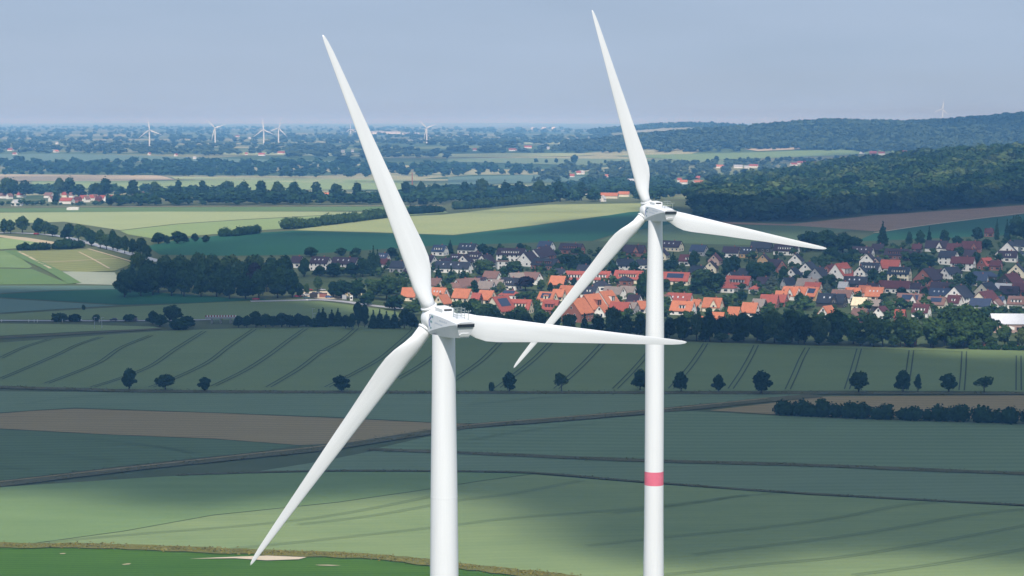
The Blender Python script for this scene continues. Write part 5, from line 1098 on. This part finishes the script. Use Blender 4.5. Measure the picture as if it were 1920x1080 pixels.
for u, v, c, w, hh, lb in [(659,564,'w',5,3.0,'white site container with a dark window beside the village road'),(646,562,'g',8,2.6,'grey site container behind the road railing'),(674,554,'c',9,5.5,'cream kiosk between the trees of the yard'),(606,558,'b',14,2.4,'low brown brick wall of the yard'),(588,559,'k',14,2.6,'dark shed at the edge of the car park')]:
    p = G(u, v); sc = pxm(p.y); e = empty('site_building', (p.x, p.y, p.z + .3)); L = w / sc
    MB().box(-L/2, L/2, -1.3, 1.3, 0, hh).build('wall', HW[c][1], e); MB().box(-L/2-.1, L/2+.1, -1.4, 1.4, hh + .003, hh + .2).build('roof', HR['L' if c in 'wg' else 'P'][1], e)
    if c == 'w': o = obj('window', WIN, e); o.location = (0, -1.312, .9)
    tag(e, lb, 'building')
# railway bridge behind the ruled field
def bridge():
    a, b = G(386, 606), G(444, 606); zt = max(a.z, b.z) + 3.6; root = empty('railway_bridge', ((a.x+b.x)/2, (a.y+b.y)/2, a.z)); L = (b - a).length; tag(root, 'low railway bridge with red and white railing panels', 'bridge')
    root.rotation_euler = (0, 0, math.atan2(b.y - a.y, b.x - a.x)); z = zt - a.z
    MB().box(-L/2, L/2, -3, 3, z - .8, z).build('deck', HW['g'][1], root)
    pw = L / 22
    pw_w = MB(); pw_r = MB()
    for i in range(22): (pw_w if i % 2 else pw_r).box(-L/2 + i*pw, -L/2 + (i+1)*pw, -3.08, -2.98, z + .15, z + 1.15)
    pw_w.build('white_railing_panel', HW['w'][1], root); pw_r.build('red_railing_panel', HR['R'][1], root)
    for x in (-L*.3, -L*.02, L*.3): MB().box(x-.35, x+.35, -1.6, 1.6, -2, z - .803).build('pier', HW['g'][1], root)
bridge()
POLE = surf('pole_grey', (.45, .47, .48), None, 2, .5)
def pole(u, v, hm, label, r=.14, cat='pole', name='lamp_post', group=None):
    p = G(u, v); root = empty(name, p); MB().tube([(0,0,-.5), (0,0,hm*.6), (0,0,hm)], [r, r*.85, r*.6], 7).build('pole', POLE, root); MB().box(-.2, 1.4, -.12, .12, hm - .05, hm + .12).build('arm', POLE, root); return tag(root, label, cat, group)
pole(586, 611, 9.5, 'tall thin grey mast beside the conifers of the dark belt'); pole(588.5, 611, 7, 'shorter grey mast close to the tall thin one')
pole(177, 616, 6, 'thin pole in the meadow strip below the road'); pole(191, 616, 6, 'thin pole close to another in the meadow strip')
p = G(773, 360); root = empty('chimney_stack', p); MB().tube([(0,0,-1), (0,0,26), (0,0,30)], [1.0, .8, .8], 10).build('shaft', HW['b'][1], root); tag(root, 'thin dark chimney stack among valley trees', 'chimney')
for u in (3, 54, 64, 70, 117, 186): 
    p = G(u, 604.4); o = MB().box(-.1, .1, -.07, .07, -.3, 1.25).box(-.11, .11, -.08, .08, .85, 1.05).build('road_post', HW['w'][1]); o.location = (p.x, p.y, p.z + .38); tag(o, 'white marker post at the edge of the country road', 'marker post', 'road marker posts')
def shed(u, v, wpx, hm, wall, roof, label, depth=4.0, yaw=-5):
    p = G(u, v); sc = pxm(p.y); L = wpx / sc; e = empty('garden_shed', p, R(yaw))
    MB().box(-L/2, L/2, -depth/2, depth/2, -.5, hm).build('wall', HW[wall][1], e)
    MB().prism([(-L/2-.3, hm + .003), (L/2+.3, hm + .003), (L/2+.3, hm + .2), (0, hm + .9), (-L/2-.3, hm + .2)], -depth/2-.3, depth/2+.3).build('roof', HR[roof][1], e)
    MB().box(-.45, .45, -depth/2-.05, -depth/2+.02, 0, 1.9).build('door', HW['k'][1], e); return tag(e, label, 'shed')
shed(1253, 615, 15, 2.4, 'g', 'L', 'low shed with light roof at the belt, past the red banded tower'); shed(1112, 619, 18, 2.4, 'k', 'U', 'bluish roofed shed below the dark belt trees'); shed(1285, 627, 12, 2.2, 'k', 'L', 'small shed with pale roof in the dark belt'); shed(1370, 627, 18, 2.6, 'b', 'L', 'brown garden shed with pale roof in a belt gap')
shed(1707, 648, 22, 3, 'b', 'U', 'reddish shed at the field edge under the belt trees'); shed(1776, 643, 13, 3.2, 'k', 'L', 'dark shed with bright roof between belt trees'); shed(1849, 654, 11, 2.6, 'b', 'P', 'purple brown hut by the garden hedge'); shed(1906, 655, 9, 2.6, 'o', 'P', 'ochre hut by the garden hedge')
hedge('hedge', 'clipped garden hedge along the end of the ruled field', [(1818,655),(1860,656),(1900,657),(1950,658)], 2.6, 2.4, dens=5, size=.4)
def hall():
    p = G(1932, 622); e = empty('hall', p, R(-3)); L, W, he, hr = 42, 18, 5.0, 9.5; MX = Matrix(((0,1,0,0),(1,0,0,0),(0,0,1,0),(0,0,0,1)))
    MB().prism([(-W/2, -1), (W/2, -1), (W/2, he), (0, hr-.1), (-W/2, he)], -L/2, L/2, MX).build('wall', HW['p'][1], e)
    MB().prism([(-W/2-.5, he-.25), (0, hr), (W/2+.5, he-.25), (W/2+.5, he), (0, hr+.25), (-W/2-.5, he)], -L/2-.4, L/2+.4, MX).build('roof', surf('sheet_white', (.66, .67, .70), (.60, .61, .64), .3, .5), e)
    for x in (-14, -7, 0, 7, 14): MB().box(x-2, x+2, -W/2-.05, -W/2+.02, 1.5, 3.2).build('window', GLASS, e)
    tag(e, 'long hall with bright white roof behind the willow', 'hall')
hall()
p = G(1892, 643); e = empty('flagpole', p); MB().tube([(0,0,-.5), (0,0,5), (0,0,9)], [.09, .08, .05], 7).build('pole', HW['w'][1], e)
fv = [(.05 + 2.6 * i / 6, .18 * math.sin(i * 1.1), z - .12 * i) for i in range(7) for z in (8.8, 7.3)]; fl_ = mesh('flag', fv + [(x, y + .03, z) for x, y, z in fv], [(2*i, 2*i+1, 2*i+3, 2*i+2) for i in range(6)] + [(14+2*i, 14+2*i+2, 14+2*i+3, 14+2*i+1) for i in range(6)], HW['w'][1]); obj('flag', fl_, e); tag(e, 'white flag on a pole in the garden beside the willow', 'flagpole')
o = MB().prism([(-9, 0), (9, 0), (9, 5.5), (6, 6.5), (-6, 6.5), (-9, 5.5)], -4, 4).build('farm_trailer', HW['w'][1]); p = G(137, 394); o.location = p; o.scale = (.7, .7, .5); tag(o, 'white and pinkish load standing on the green strip before the far village', 'load')
print('objects', len(bpy.data.objects))
